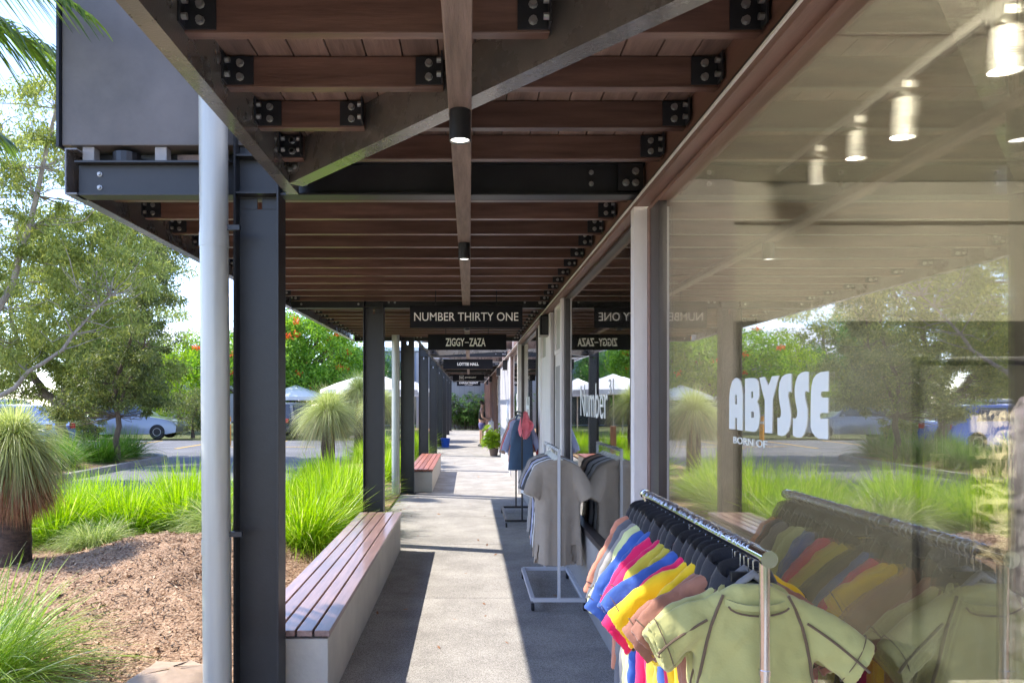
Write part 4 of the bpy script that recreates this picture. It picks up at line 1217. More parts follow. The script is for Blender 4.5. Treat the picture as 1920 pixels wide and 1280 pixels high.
def put(proto, x, y, s, label, z=None, rz=None):
    s = s * (1.14 if y < 11.3 else 1.0)
    z = (gh(x, y) if y < 11.3 else .03) if z is None else z
    rz = rnd.uniform(0, 6.28) if rz is None else rz
    if proto.name not in used:
        used.add(proto.name); proto.location = (x, y, z); proto.rotation_euler = (0, 0, rz); proto.scale = (s, s, s); proto['label'] = label; return proto
    return copy_tree(proto, (x, y, z), rz, label, scale=s)
put(gN, -2.82, 4.15, 1.0, 'loose lime grass clump at the bottom left corner below the grass tree')
put(gN, -3.55, 4.7, .8, 'lime grass clump left of the corner clump')
put(gA, -1.75, 7.95, .86, 'lime grass clump beside the long bench, behind the nearest column')
put(gC, -2.72, 8.35, .80, 'pale drooping grass clump at the top of the mulch mound, beside the downpipe')
put(gB, -3.35, 8.9, .85, 'lime grass clump on the mound top')
put(gA, -3.95, 8.6, .85, 'lime grass clump left of the mound top')
put(gB, -4.6, 8.3, .8, 'lime grass clump just right of the grass tree trunk')
put(gC, -3.85, 7.7, .55, 'small pale grass tuft at the mound edge')
put(gN, -5.1, 7.6, .9, 'lime grass clump behind the grass tree trunk')
put(gB, -5.9, 8.4, .95, 'lime grass clump at the garden edge far left')
put(gA, -2.35, 9.5, .85, 'lime grass clump behind the pale drooping one')
put(gB, -1.75, 9.3, .88, 'lime grass clump next to the second column')
put(gA, -2.9, 10.1, .80, 'lime grass clump between the mound and the road')
put(gB, -1.9, 10.9, .9, 'lime grass clump between the second column and downpipe')
put(gB, -3.9, 10.2, .75, 'lime grass clump by the road edge')
put(gA, -4.9, 9.8, .75, 'lime grass clump by the road edge, farther left')
put(gA, -1.9, 12.4, .75, 'lime grass clump in front of the third column')
put(gB, -1.75, 15.3, .85, 'lime grass clump behind the third column')
put(gA, -1.8, 17.4, .8, 'lime grass clump beside the red bench')
put(gB, -1.7, 20.0, .9, 'lime grass clump behind the fourth column')
put(gA, -1.65, 23.5, .9, 'lime grass clump left of the fifth column')
put(gB, -1.75, 26.4, .9, 'lime grass clump left of the blue tub')
for k, (x, y, s) in enumerate([(-9.2, 15.3, .95), (-9.4, 17.0, 1.05), (-9.3, 18.9, 1.1), (-9.5, 20.5, 1.15), (-10.8, 15.0, 1.0), (-11.4, 18.0, 1.1), (-10.6, 19.6, 1.1)]):
    put(gD, x, y, s, ['deep green clump at the near kerb end of the car park island', 'deep green clump second along the island kerb', 'deep green clump under the dense tree on the island', 'deep green clump at the far tip of the island',
                      'deep green clump at the island back, near end', 'deep green clump at the island back, middle', 'deep green clump at the island back, far end'][k], z=.12)
for k, (x, y, s) in enumerate([(-2.7, 20, 1.0), (-2.8, 23, 1.0), (-2.6, 13.4, .8), (-3.0, 14.6, .8)]):
    put(gA, x, y, s, ['lime clump between the small grass trees', 'lime clump beyond the small grass trees', 'lime clump below the round grass tree', 'lime clump at the road side of the planting strip'][k])

def grass_tree(loc, tr_h, tr_r, L, label, N=2600, skirt_n=1500, brown_n=1200, seed=3, sk='lf_skirt'):
    o = empty('grass_tree', loc, label, 'grass tree', 'grass trees in the garden')
    rr = []
    r = random.Random(seed)
    nseg = 14
    for q in range(nseg + 1):
        t = q / nseg
        rr.append([(tr_r * (1.12 - .15 * t) * math.cos(a) * (1 + .05 * r.uniform(-1, 1)), tr_r * (1.12 - .15 * t) * math.sin(a) * (1 + .05 * r.uniform(-1, 1)), t * tr_h - .1) for a in [2 * math.pi * k / 20 for k in range(20)]])
    MB().rings(rr, True, True, True).build('trunk', M['gt_trunk'], o, local=True, smooth=60)
    z = tr_h - .08
    V, Fq = join_np([blades(N, (0, 0, z), tr_r * .5, (L * .7, L * 1.05), (-5, 86), (.2, .9), (.004, .0075), 7, seed, top=.1)])
    np_obj('crown', V, Fq, M['lf_gtree'], o)
    V, Fq = blades(skirt_n, (0, 0, z - .0), tr_r * 1.0, (L * .45, L * .9), (-72, -15) if brown_n else (-50, 10), (.35, .8), (.004, .0075), 7, seed + 1, top=.08)
    np_obj('skirt', V, Fq, M[sk], o)
    if brown_n:
        V, Fq = blades(brown_n, (0, 0, z - .12), tr_r * 1.1, (L * .75, L * 1.0), (-80, -48), (.10, .25), (.004, .007), 7, seed + 2)
        np_obj('dead_skirt', V, Fq, M['lf_brown'], o)
    return o
grass_tree((-4.12, 6.75, .02), 1.32, .135, .56, 'tall grass tree with brown skirt and dark trunk at the left edge', 2000, 2600, 2400)
grass_tree((-3.22, 17.0, .03), 1.42, .15, .95, 'round grass tree with spiky crown behind the nearest column', 2400, 2200, 0, seed=8)
grass_tree((-3.05, 20.6, .03), 1.95, .12, .85, 'grass tree beyond the round one, left of the second column', 1900, 1500, 0, seed=18)
grass_tree((-2.3, 19.2, .03), 1.6, .12, .8, 'small grass tree seen through the far columns', 1600, 1200, 0, seed=28)

def tree(name, loc, label, trunk, trunk_r, clusters, nleaf, rad, ln, wd, lm_, bark, seed, cat='tree', group=None, droop=.5, limb_r=.016, flowers=None, flat=1.0):
    """trunk: list of trunk polylines (local); clusters: list of (cx,cy,cz,rx,ry,rz,count)"""
    o = empty(name, loc, label, cat, group)
    r = np.random.RandomState(seed); tm = MB()
    nodes = []
    for tl, tr0 in zip(trunk, trunk_r):
        K = 10; P = []
        tl = [Vector(p) for p in tl]
        for i in range(len(tl) - 1):
            for q in range(4):
                P.append(tl[i].lerp(tl[i + 1], q / 4) + Vector(r.randn(3) * .03 * (1 if i or q else 0)))
        P.append(tl[-1])
        rs = [tr0 * (1 - .72 * (i / (len(P) - 1)) ** .8) for i in range(len(P))]
        rs[0] *= 1.25
        tm.tube(P, rs, 10)
        nodes += list(zip(P, rs))[len(P) // 4:]
    C = []
    for cx, cy, cz, rx, ry, rz, cnt in clusters:
        for q in range(cnt):
            g_ = r.randn(3); g_ /= np.linalg.norm(g_); g_ *= r.rand() ** .42
            C.append((cx + g_[0] * rx, cy + g_[1] * ry, cz + g_[2] * rz))
    for c in C:
        cv = Vector(c)
        best = min(nodes, key=lambda nd: (nd[0] - cv).length + 1.4 * max(0, nd[0].z - cv.z + .3) + r.rand() * .5)
        p0, r0 = best
        mid = p0.lerp(cv, .5) + Vector((0, 0, -.12 * (cv - p0).length)) + Vector(r.randn(3) * .12)
        pts = [p0, p0.lerp(mid, .6) + Vector(r.randn(3) * .03), mid, mid.lerp(cv, .6) + Vector(r.randn(3) * .05), cv]
        rr0 = min(r0 * .6, limb_r * (.5 + .25 * (cv - p0).length))
        tm.tube(pts, [rr0, rr0 * .8, rr0 * .6, rr0 * .4, rr0 * .15], 5, cap=False)
    tm.build('trunk', M[bark], o, local=True, smooth=60)
    C = np.array(C)
    V, Fq = leaves(C, nleaf, rad * (.6 + .8 * r.rand(len(C))), ln, wd, seed + 5, droop)
    np_obj('crown', V, Fq, M[lm_], o)
    if flowers:
        zt = C[:, 2] + rad * .5
        top = C[(r.rand(len(C)) < flowers)]
        V, Fq = leaves(top + np.array([0, -rad * .5, rad * .45]), 40, rad * .32, .11, .09, seed + 9, 0)
        np_obj('blossom', V, Fq, M['flower'], o)
    return o
TG = 'trees around the car park'
# pale multi-stemmed tree at far left
tree('paperbark_tree', (-10.2, 15.2, 0), 'tall pale multi stemmed tree at the left edge',
     [[(-.6, 0, 0), (-.2, 0, 1.6), (.35, .1, 3.0), (1.3, 0, 5.2), (1.8, 0, 7.6)], [(-.5, 0, .1), (-.1, .3, 2.2), (.1, .3, 4.4), (.3, .6, 7.5)], [(-.4, 0, .4), (.7, -.3, 1.7), (2.0, -.2, 2.7), (2.9, 0, 3.8)]],
     [.13, .10, .07], [(1.3, 0, 6.4, 2.4, 2.0, 2.4, 120), (.4, 0, 3.6, 2.1, 1.6, 1.4, 60), (2.6, .4, 4.4, 1.4, 1.3, 1.5, 50), (-2.2, 0, 6, 2, 2, 2.5, 60)], 190, .33, .12, .028, 'lf_euc', 'bark_pale', 3, group=TG)
tree('paperbark_tree', (-11.9, 21.8, 0), 'stout leaning trunk tree behind the blue car',
     [[(0, 0, 0), (.0, 0, 1.25), (.05, 0, 1.9), (.6, 0, 3.6), (.9, 0, 6.4)], [(0, 0, 1.35), (-.5, 0, 1.95), (-.95, 0, 2.5), (-1.5, 0, 4.2)], [(.05, 0, 1.8), (1.0, .2, 4.2), (2.3, .3, 7.2)]],
     [.19, .17, .10], [(.4, 0, 5.4, 3.2, 2.2, 2.2, 150), (-1.3, 0, 2.8, 2.0, 1.4, 1.2, 75), (1.5, 0, 2.6, 2.0, 1.3, 1.1, 80), (2.4, .4, 7.0, 2.0, 1.6, 1.9, 80)], 175, .36, .15, .036, 'lf_euc', 'bark_mid', 13, group=TG)
tree('dense_tree', (-8.95, 18.9, .1), 'dense upright olive green tree on the car park island',
     [[(0, 0, 0), (.05, 0, 1.2), (-.05, 0, 2.0), (.5, 0, 3.6), (1.05, 0, 5.3)], [(.0, 0, 1.3), (.5, .1, 2.4), (.8, 0, 3.6)]],
     [.085, .05], [(.35, 0, 2.9, 1.35, 1.2, .95, 46), (.85, 0, 4.2, .65, .6, .9, 26), (1.15, 0, 5.1, .32, .3, .55, 10), (-.2, 0, 1.9, 1.0, .8, .6, 22), (-.9, 0, 1.35, .8, .7, .4, 14), (1.0, .2, 1.7, .7, .7, .5, 12)], 210, .25, .09, .028, 'lf_olive', 'bark_dark', 23, group=TG, droop=.4)
tree('poinciana_tree', (-10.6, 40, 0), 'wide domed tree dotted with red flowers', [[(0, 0, 0), (0, 0, 1.8), (.6, 0, 3.2)], [(0, 0, 1.5), (-1.2, 0, 3.2)]], [.3, .22],
     [(0, 0, 3.9, 5.3, 4.2, 2.0, 150), (1.4, -1, 5.0, 3.2, 2.4, 1.2, 60), (2.6, -1, 2.6, 3.0, 2.4, 1.1, 50)], 200, .75, .20, .075, 'lf_poin', 'bark_dark', 33, group=TG, droop=.15, flowers=.16, limb_r=.05)
tree('bright_shrub', (-15.2, 39, 0), 'bright lime shrub behind the silver car', [[(0, 0, 0), (0, 0, 1.5), (.3, 0, 3)]], [.12],
     [(0, 0, 2.2, 2.2, 1.8, 2.0, 60), (1.0, 0, 4.2, 1.2, 1, 1.2, 20)], 170, .5, .15, .05, 'lf_bright', 'bark_dark', 43, 'shrub', group=TG)
tree('olive_shrub', (-12.4, 33.5, 0), 'soft olive shrub beside the front of the silver car', [[(0, 0, 0), (0, 0, .8), (.2, 0, 1.6)]], [.08],
     [(0, 0, 1.2, 1.3, 1.2, 1.2, 40)], 200, .38, .10, .03, 'lf_olive', 'bark_dark', 53, 'shrub', group=TG)
tree('fringe_tree', (-7.0, 48, 0), 'dark green tree right of the flowering one', [[(0, 0, 0), (0, 0, 2), (.3, 0, 4)]], [.2],
     [(0, 0, 3.4, 2.4, 2, 2.0, 60)], 170, .6, .16, .06, 'lf_mid', 'bark_dark', 63, group=TG)
for k, (x, y, s_) in enumerate([(-15.6, 30.2, .75), (-17.8, 29.3, .9), (-20.3, 28.6, .9)]):
    tree('olive_shrub', (x, y, 0), ['olive shrub hiding the rear of the silver car', 'olive shrub in front of the white utility vehicle', 'olive shrub left of the utility vehicle'][k], [[(0, 0, 0), (0, 0, .5), (.1, 0, 1.0)]], [.05],
         [(0, 0, .85 * s_ * 1.2, 1.0 * s_, .8, .85 * s_, 26)], 170, .30, .10, .032, 'lf_olive' if k != 1 else 'lf_bright', 'bark_dark', 153 + k, 'shrub', group=TG)
# background tree belt: individual rounded trees sharing two crowns
bt = tree('background_tree', (-20, 42, 0), 'dark rounded tree behind the cars, directly left of the lime shrub', [[(0, 0, 0), (0, 0, 2.2), (.3, 0, 4.6)]], [.22],
     [(0, 0, 4.2, 3.1, 2.6, 2.4, 80), (0, 0, 1.9, 2.9, 2.2, 1.3, 40)], 150, .62, .16, .055, 'lf_mid', 'bark_dark', 73, group='belt of trees behind the car park')
bt2 = tree('background_tree', (-25, 38, 0), 'olive tree behind the blue car', [[(0, 0, 0), (0, 0, 2.2), (-.3, 0, 5.0)]], [.22],
     [(0, 0, 4.9, 3.1, 2.6, 3.0, 80), (0, 0, 1.9, 3.0, 2.2, 1.4, 40)], 150, .62, .16, .05, 'lf_euc', 'bark_pale', 83, group='belt of trees behind the car park')
belt = [(-30, 43, 1.1, 0), (-35, 37, 1.2, 1), (-40, 42, 1.2, 0), (-22, 50, 1.3, 1), (-28, 33, .8, 0), (-33, 30, .9, 1), (-46, 36, 1.3, 0), (-38, 27, .95, 1), (-27, 55, 1.2, 0)]
bl = ['dark tree in the belt, second from the white roof', 'olive tree in the middle of the belt', 'dark tree in the middle of the belt', 'tall olive tree before the white roof', 'low dark tree beside the car park corner',
      'olive tree beyond the left edge of the car park', 'big dark tree at the left end of the belt', 'olive tree at the car park left end', 'dark tree beyond the white roof']
for (x, y, s, t), lb in zip(belt, bl): copy_tree((bt, bt2)[t], (x, y, 0), rnd.uniform(0, 6), lb, scale=s)

# palm above
def palm(loc, crown_z, fronds, label):
    o = empty('palm_tree', loc, label, 'palm')
    MB().tube([(0, 0, 0), (.05, 0, 1.5), (.02, 0, 3.2), (0, 0, crown_z)], [.14, .10, .085, .075], 14).build('trunk', M['bark_pale'], o, local=True, smooth=60)
    r = np.random.RandomState(5)
    for az, el, L_, dr_ in fronds:
        d = np.array([math.cos(R(az)) * math.cos(R(el)), math.sin(R(az)) * math.cos(R(el)), math.sin(R(el))])
        S = 26; s = np.linspace(0, 1, S)
        P = np.array([0, 0, crown_z]) + d[None] * (L_ * s)[:, None]; P[:, 2] -= dr_ * L_ * s ** 2.0
        fo = MB(); fo.tube([tuple(p) for p in P], [.016 * (1 - .8 * q) + .002 for q in s], 6)
        rach = fo.build('frond', M['lf_palm'], o, local=True)
        n = 90; V = []; Fq = []
        sd = np.array([-math.sin(R(az)), math.cos(R(az)), 0])
        for sgn in (-1, 1):
            for k in range(n):
                t = .14 + .86 * k / n; b = np.array([np.interp(t, s, P[:, c]) for c in range(3)])
                ll = (.46 * math.sin(math.pi * min(1, t * .88 + .1)) + .10) * (.9 + .2 * r.rand())
                dd = d * .75 + sd * sgn * .62 + np.array([0, 0, -.25]) + r.randn(3) * .06; dd /= np.linalg.norm(dd)
                wdt = .012; m_ = np.cross(dd, [0, 0, 1]); m_ /= np.linalg.norm(m_)
                k0 = len(V)
                for q in range(5):
                    u = q / 4; p = b + dd * ll * u + np.array([0, 0, -.75 * ll * u * u]); ww = wdt * [.6, 1, .9, .6, .08][q]
                    V += [p - m_ * ww, p + m_ * ww]
                for q in range(4): Fq.append((k0 + 2 * q, k0 + 2 * q + 1, k0 + 2 * q + 3, k0 + 2 * q + 2))
        np_obj('leaflets', V, Fq, M['lf_palm'], rach)
    return o
palm((-4.55, 3.75, 0), 3.85, [(14, 22, 2.85, .55), (-3, 25, 3.0, .54), (30, 6, 1.9, .4), (24, 34, 2.6, .62), (70, 30, 2.0, .4), (130, 30, 2.2, .4), (190, 25, 2.2, .4), (250, 40, 2.2, .4)], 'palm with arching green fronds hanging in at the top left')

# lady palms at the walkway end and potted plant
def rhapis(loc, H, Wd, n, label, pot=None, mk='lf_rhapis', ll=.30, group=None, name='lady_palm'):
    o = empty(name, loc, label, 'plant', group)
    r = np.random.RandomState(int(H * 100)); st_ = MB(); V = []; Fq = []
    z0 = 0
    if pot:
        MB().lathe([(0, 0), (pot * .7, 0), (pot, pot * 1.5), (pot * 1.06, pot * 1.55), (pot * .9, pot * 1.55), (pot * .85, pot * 1.4), (0, pot * 1.4)], (0, 0, 0), 20).build('pot', M['terracotta'], o, local=True, smooth=40)
        z0 = pot * 1.3
    for k in range(n):
        a = r.rand() * 6.28; q = r.rand() ** .5
        bx, by = Wd * .35 * q * math.cos(a), Wd * .35 * q * math.sin(a)
        if pot: bx *= .4; by *= .4
        h = H * (.35 + .65 * r.rand())
        tx_, ty_ = bx + math.cos(a) * Wd * .28 * q, by + math.sin(a) * Wd * .28 * q
        st_.tube([(bx, by, z0), ((bx + tx_) / 2, (by + ty_) / 2, z0 + h * .5), (tx_, ty_, z0 + h - .1)], .012, 5)
        for f in range(9):
            zz = z0 + h * (.35 + .65 * f / 8); fa = r.rand() * 6.28
            c = np.array([bx + (tx_ - bx) * (zz - z0) / h + .16 * math.cos(fa), by + (ty_ - by) * (zz - z0) / h + .16 * math.sin(fa), zz])
            for q2 in range(9):
                aa = fa + R(-75 + 150 * q2 / 8); dd = np.array([math.cos(aa), math.sin(aa), .25 + .2 * r.randn()]); dd /= np.linalg.norm(dd)
                m_ = np.array([-math.sin(aa), math.cos(aa), 0]) * .028; L_ = ll * (.8 + .4 * r.rand()); k0 = len(V)
                for u, wv in ((0, .5), (.5, 1), (1, .1)):
                    p = c + dd * L_ * u + np.array([0, 0, -.55 * L_ * u * u]); V += [p - m_ * wv, p + m_ * wv]
                Fq += [(k0, k0 + 1, k0 + 3, k0 + 2), (k0 + 2, k0 + 3, k0 + 5, k0 + 4)]
    st_.build('stem', M['bark_dark'], o, local=True); np_obj('foliage', V, Fq, M[mk], o)
    return o
rhapis((-.05, 43.6, 0), 2.25, 2.6, 60, 'big dark green lady palm clump in front of the end wall')
rhapis((.74, 22.6, 0), .80, .42, 10, 'bright leafy plant in a dark pot past the black rack', pot=.15, mk='lf_bright', ll=.20, name='potted_plant')
tag(MB().lathe([(.0, 0), (.13, 0), (.17, .30), (.18, .31), (.17, .32), (.15, .31), (.12, .03), (0, .03)], (-.86, 26.9, .001), 20).build('tub', M['tub'], None, smooth=40), 'bright blue plastic tub at the foot of a column', 'tub')
tag(MB().box(-1.62, -1.5, 17.9, 18.1, .02, 1.05).build('timber_post', M['timber_or'], None, bevel=.01), 'short orange timber post in the planting behind the red bench', 'post')
bo = empty('bollard', (-8.96, 27.8, 0), 'orange yellow round bollard at the car park crossing', 'bollard')
MB().lathe([(.0, 0), (.085, 0), (.085, 1.04), (.07, 1.08), (0, 1.09)], (0, 0, 0), 20).build('tube', M['bollard'], bo, local=True, smooth=40)
MB().lathe([(.087, .8), (.087, .9)], (0, 0, 0), 20).build('band', M['white'], bo, local=True)

# ------------------------------------------------------------------ person
def skinned(name, pts, edges, rad, m, parent, sub=2):
    me = bpy.data.meshes.new(name); me.from_pydata(pts, edges, []); me.materials.append(m)
    o = bpy.data.objects.new(name, me); COL.objects.link(o); o.parent = parent
    sk = o.modifiers.new('skin', 'SKIN')
    sk.use_smooth_shade = True
    for i, r_ in enumerate(rad):
        me.skin_vertices[0].data[i].radius = r_ if hasattr(r_, '__len__') else (r_, r_)
        me.skin_vertices[0].data[i].use_root = (i == 0)
    s_ = o.modifiers.new('sub', 'SUBSURF'); s_.levels = sub; s_.render_levels = sub
    return o
pr = empty('person', (.46, 27.4, 0), 'person in black sleeveless top and purple shorts, standing side on and reaching to a rack', 'person')
# faces +x; y is sideways
P_ = [(0, 0, .84), (.0, 0, 1.0), (.01, 0, 1.16), (-.01, 0, 1.32), (.0, 0, 1.40), (.02, 0, 1.48), (.03, 0, 1.57),
      (.0, -.08, .80), (.02, -.09, .46), (.0, -.09, .09), (.10, -.09, .04), (.0, .08, .80), (-.03, .09, .46), (-.05, .09, .09), (.05, .09, .04),
      (-.01, -.14, 1.31), (.02, -.19, 1.06), (.22, -.17, .98), (.30, -.16, .99), (-.01, .14, 1.31), (.03, .19, 1.06), (.24, .15, 1.0), (.32, .13, 1.01)]
E_ = [(0, 1), (1, 2), (2, 3), (3, 4), (4, 5), (5, 6), (0, 7), (7, 8), (8, 9), (9, 10), (0, 11), (11, 12), (12, 13), (13, 14), (3, 15), (15, 16), (16, 17), (17, 18), (3, 19), (19, 20), (20, 21), (21, 22)]
hand = []
Rd = [(.135, .12), (.13, .11), (.14, .12), (.13, .11), (.06, .055), (.075, .07), (.09, .075), (.085, .08), (.055, .055), (.036, .036), (.04, .03), (.085, .08), (.055, .055), (.036, .036), (.04, .03),
      (.06, .055), (.042, .042), (.030, .030), (.030, .018), (.06, .055), (.042, .042), (.030, .030), (.030, .018)]
for s, b in ((-1, 18), (1, 22)):       # fingers
    bx, by, bz = P_[b]
    for f in range(4):
        i0 = len(P_); P_ += [(bx + .03, by + (f - 1.5) * .017, bz + .006), (bx + .06, by + (f - 1.5) * .019, bz - .004), (bx + .078, by + (f - 1.5) * .018, bz - .02)]
        E_ += [(b, i0), (i0, i0 + 1), (i0 + 1, i0 + 2)]; Rd += [.009, .008, .006]
    i0 = len(P_); P_ += [(bx + .0, by - s * .035, bz - .01), (bx + .03, by - s * .05, bz - .02)]; E_ += [(b, i0), (i0, i0 + 1)]; Rd += [.011, .008]
body = skinned('body', P_, E_, Rd, M['skin'], pr)
skinned('shirt', [(0, 0, .90), (.01, 0, 1.16), (-.01, 0, 1.30), (0, 0, 1.36), (-.01, -.13, 1.33), (-.01, .13, 1.33)], [(0, 1), (1, 2), (2, 3), (2, 4), (2, 5)],
        [(.165, .15), (.17, .14), (.165, .14), (.10, .09), (.085, .08), (.085, .08)], M['black_plastic'], pr)
shm = mat('purple_shorts', (.11, .10, .26), .7)
skinned('shorts', [(0, 0, .92), (0, 0, .82), (.0, -.085, .72), (.01, -.09, .58), (.0, .085, .72), (-.01, .09, .58)], [(0, 1), (1, 2), (2, 3), (1, 4), (4, 5)],
        [(.155, .14), (.155, .14), (.12, .11), (.105, .095), (.11, .10), (.105, .095)], shm, pr)
hr = MB(); rr = []
for q in range(7):
    t = q / 6 * math.pi * .62
    rr.append([(.018 + .098 * math.sin(t) * math.cos(a) - .02, .088 * math.sin(t) * math.sin(a), 1.575 + .10 * math.cos(t) + .02 * math.cos(a) * -1) for a in [2 * math.pi * k / 16 for k in range(16)]])
for p_ in (rr,): hr.rings(rr, True, True, False)
hr.build('hair', M['hair'], pr, local=True, smooth=60)
fc = MB(); fc.tube([(.10, 0, 1.56), (.125, 0, 1.535), (.10, 0, 1.525)], [.008, .012, .008], 6)
fc.build('nose', M['skin'], pr, local=True)
ey = MB()
for s in (-1, 1): ey.lathe([(0, -.006), (.009, -.004), (.009, .004), (0, .006)], (.098, s * .032, 1.565), 8, 'x')
ey.box(.098, .104, -.025, .025, 1.497, 1.503)
ey.build('eyes', M['hair'], pr, local=True)
for s, x in ((-1, 0), (1, -.05)):
    mb = MB(); mb.rings([[(x + .03 + (.13 * f) * math.cos(a), s * .09 + .045 * f * math.sin(a), z) for a in [2 * math.pi * k / 16 for k in range(16)]] for z, f in ((.0, 1), (.03, 1.05), (.07, .8), (.10, .45))], True, True, True)
    mb.build('shoe', M['black_plastic'], pr, local=True, smooth=60)
r4 = empty('garment_rack', (.80, 27.3, 0), 'low grey garment rack the person reaches for', 'clothes rack')
rack_frame(r4, .80, 26.6, 28.0, 1.02, 'rack_white', w_=.10)
for k, (c, y) in enumerate((('white', 26.9), ('grey', 27.15), ('white', 27.6))):
    o = empty('hanging_garment', (.80, y, .94), ['white garment foremost on the low grey rack', 'grey garment in the middle of the low grey rack', 'white garment at the back of the low grey rack'][k], 'garment', 'clothes on the low grey rack', R(0))
    garment(o, c, .55, .6, .1, (.3, -.95), .04, 1, seed=120 + k, collar=c)

# ------------------------------------------------------------------ cars, umbrellas, buildings
def car(loc, rz, paint, label, L_=4.3, H=1.5, suv=False):
    o = empty('parked_car', loc, label, 'car', 'parked cars', rz)
    h = H
    prof = [(-.49, .30), (-.50, .55), (-.485, .80), (-.44, .95), (-.37, .98 if not suv else 1.05), (-.26, h * .97), (-.10, h), (.08, h * .985), (.22, .98), (.36, .90), (.46, .76), (.495, .58), (.49, .30), (.40, .22), (-.40, .22)]
    if suv: prof[3] = (-.475, .98); prof[4] = (-.45, 1.1); prof[5] = (-.41, h * .96)
    hw = .87
    mb = MB(); rr = []
    for yy, f, inz in ((-hw, .94, .0), (-hw * .97, 1, 0), (-.3, 1, 0), (.3, 1, 0), (hw * .97, 1, 0), (hw, .94, 0)):
        ring = []
        for x, z in prof:
            y = yy * (1 - .22 * max(0, (z - .95) / (h - .95)))
            ring.append((x * L_ * (f if abs(yy) > .8 else 1) if False else x * L_, y, .25 + (z - .25) * (f if z > .5 else 1)))
        rr.append(ring)
    mb.rings(rr, True, True, True)
    mb.build('body', M[paint], o, local=True, bevel=.03, smooth=40)
    for s in (-1, 1):
        wb = MB(); zt = h * .93; zb = 1.0
        a = -.40 if suv else -.33
        def yy(z): return s * (hw + .006) * (1 - .22 * max(0, (z - .95) / (h - .95)))
        for x0, x1 in ((a * L_ + .1, -.07 * L_ - .03), (-.07 * L_ + .03, .165 * L_ - .1)):
            q0 = [(x0, yy(zb), zb), (x1 + (.16 if x1 > 0 else 0), yy(zb), zb), (x1 - (.12 if x1 > 0 else 0), yy(zt), zt), (x0 + (.2 if x0 < -.5 else 0), yy(zt), zt)]
            q1 = [(x, y - s * .02, z) for x, y, z in q0]
            wb.rings([q0, q1], True, True, True)
        wb.build('side_window', M['car_glass'], o, local=True)
        for x in (-.31, .31):
            t = MB().lathe([(.18, -.10), (.30, -.10), (.325, -.07), (.325, .07), (.30, .10), (.18, .10)], (x * L_, s * .80, .325), 24, 'y').build('wheel', M['rubber'], o, local=True, smooth=40)
            MB().lathe([(0, s * .085), (.06, s * .09), (.17, s * .102), (.19, s * .09), (.19, 0), (0, 0)], (x * L_, s * .80, .325), 20, 'y').build('rim', M['zinc'], t, local=True)
        MB().box(.465 * L_, .488 * L_, s * .62 - .14, s * .62 + .14, .62, .74).build('headlight', M['head_lamp'], o, local=True, bevel=.01)
        MB().box(-.502 * L_, -.48 * L_, s * .68 - .1, s * .68 + .1, .72, .9).build('tail_light', M['tail_lamp'], o, local=True, bevel=.01)
        MB().box(.13 * L_, .155 * L_, s * .93 - .06, s * .93 + .06, .98, 1.08).build('side_mirror', M[paint], o, local=True, bevel=.02)
    q0 = [(.205 * L_, -.72, 1.0), (.205 * L_, .72, 1.0), (.10 * L_, .60, h * .965), (.10 * L_, -.60, h * .965)]
    MB().rings([q0, [(x - .03, y, z - .03) for x, y, z in q0]], True, True, True).build('windscreen', M['car_glass'], o, local=True)
    return o
car((-16.0, 25.2, 0), R(178), 'car_blue', 'blue wagon parked left behind the stout leaning tree', 4.6, 1.55)
car((-14.9, 33.0, 0), R(4), 'car_silver', 'silver hatchback with its nose toward the shops beside the olive shrub', 4.4, 1.5)
car((-19.5, 31.5, 0), R(0), 'car_white', 'white utility vehicle parked behind the blue wagon', 4.7, 1.75, True)
car((-22.5, 26.5, 0), R(178), 'car_white', 'white car parked left of the blue wagon', 4.5, 1.5)
car((-8.2, 34.5, 0), R(80), 'car_dark', 'dark car parked before the flowering tree', 4.4, 1.6, True)

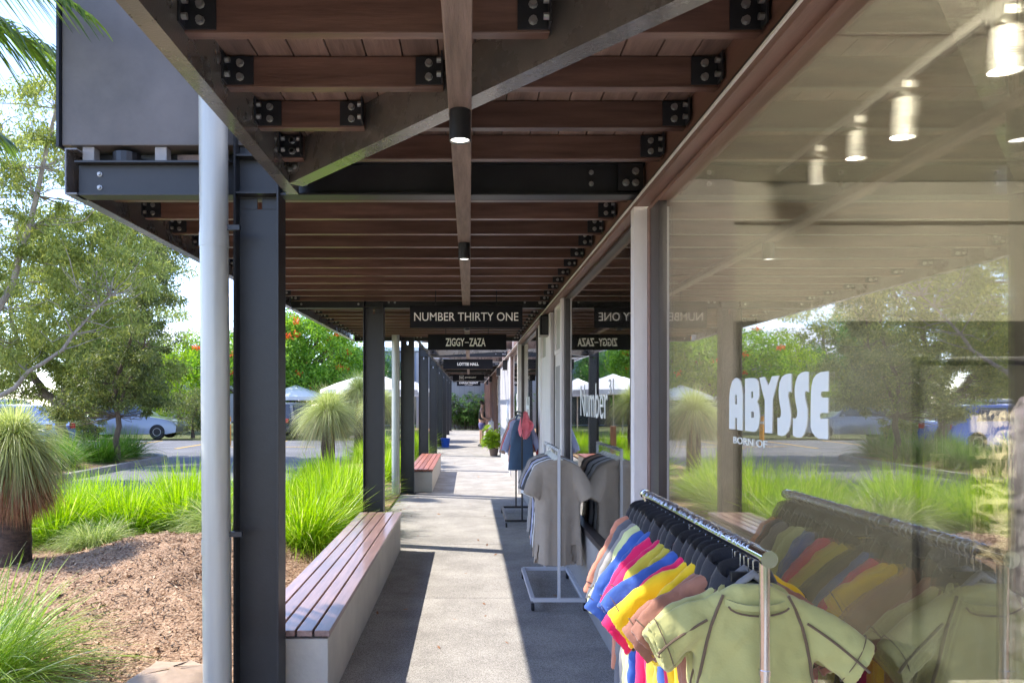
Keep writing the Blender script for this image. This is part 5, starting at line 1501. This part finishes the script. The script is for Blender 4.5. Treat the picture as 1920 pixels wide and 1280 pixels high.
def umbrella(loc, r_, h, label):
    o = empty('market_umbrella', loc, label, 'umbrella', 'white market umbrellas')
    MB().tube([(0, 0, 0), (0, 0, h)], .03, 10).build('pole', M['bench_conc'], o, local=True)
    MB().lathe([(0, 0), (.35, 0), (.35, .08), (0, .1)], (0, 0, 0), 16).build('base', M['kerb'], o, local=True)
    mb = MB(); rr = []
    for f, z in ((1, h - .75), (1, h - .58), (.55, h - .28), (.03, h), (.02, h - .02), (.53, h - .30), (.98, h - .60), (.985, h - .75)):
        rr.append([(r_ * f * math.cos(a), r_ * f * math.sin(a), z) for a in [2 * math.pi * k / 8 for k in range(8)]])
    mb.rings(rr, True, True, False); mb.build('canopy', M['umbrella'], o, local=True)
    for k in range(8):
        a = 2 * math.pi * k / 8; MB().tube([(0, 0, h - .04), (r_ * .96 * math.cos(a), r_ * .96 * math.sin(a), h - .62)], .01, 4).build('rib', M['black_plastic'], o, local=True)
    return o
umbrella((-5.0, 33.5, 0), 1.7, 2.75, 'white market umbrella left of the second column')
umbrella((-3.4, 27.5, 0), 1.5, 2.65, 'white market umbrella seen behind the second downpipe')
umbrella((-8.6, 37.0, 0), 1.6, 2.45, 'low white market umbrella below the flowering tree')
umbrella((-2.6, 31.0, 0), 1.2, 2.6, 'white market umbrella seen between the third and fourth columns')

bb = empty('neighbour_building', (-6, 52, 0), 'blue grey two storey building behind the umbrellas', 'building')
MB().box(-9.4, -3.0, 50, 58, 0, 5.0).build('wall', M['bldg_blue'], bb)
MB().box(-9.8, -2.6, 49.6, 58.4, 5.0, 5.25).build('roof', M['roof_white'], bb)
for x in (-8.6, -6.6, -4.8):
    wn = MB().box(x, x + 1.1, 49.95, 50.0, 2.9, 4.3).build('window', M['bldg_dark'], bb)
MB().box(-9.0, -3.2, 49.95, 50.0, .1, 2.3).build('shopfront', M['bldg_dark'], bb)
b2 = empty('white_roofed_building', (-23, 60, 0), 'low building with a long bright white roof behind the trees', 'building')
MB().box(-32, -17, 60, 70, 0, 5.4).build('wall', M['wallgrey'], b2)
rf = MB(); rf.add([(-33, 59, 5.4), (-16.5, 59, 5.4), (-16.5, 66, 8.2), (-33, 66, 8.2), (-33, 59, 5.2), (-16.5, 59, 5.2), (-16.5, 66, 8.0), (-33, 66, 8.0)], [(0, 1, 2, 3), (7, 6, 5, 4), (0, 4, 5, 1), (1, 5, 6, 2), (2, 6, 7, 3), (3, 7, 4, 0)])
rf.build('roof', M['roof_white'], b2)
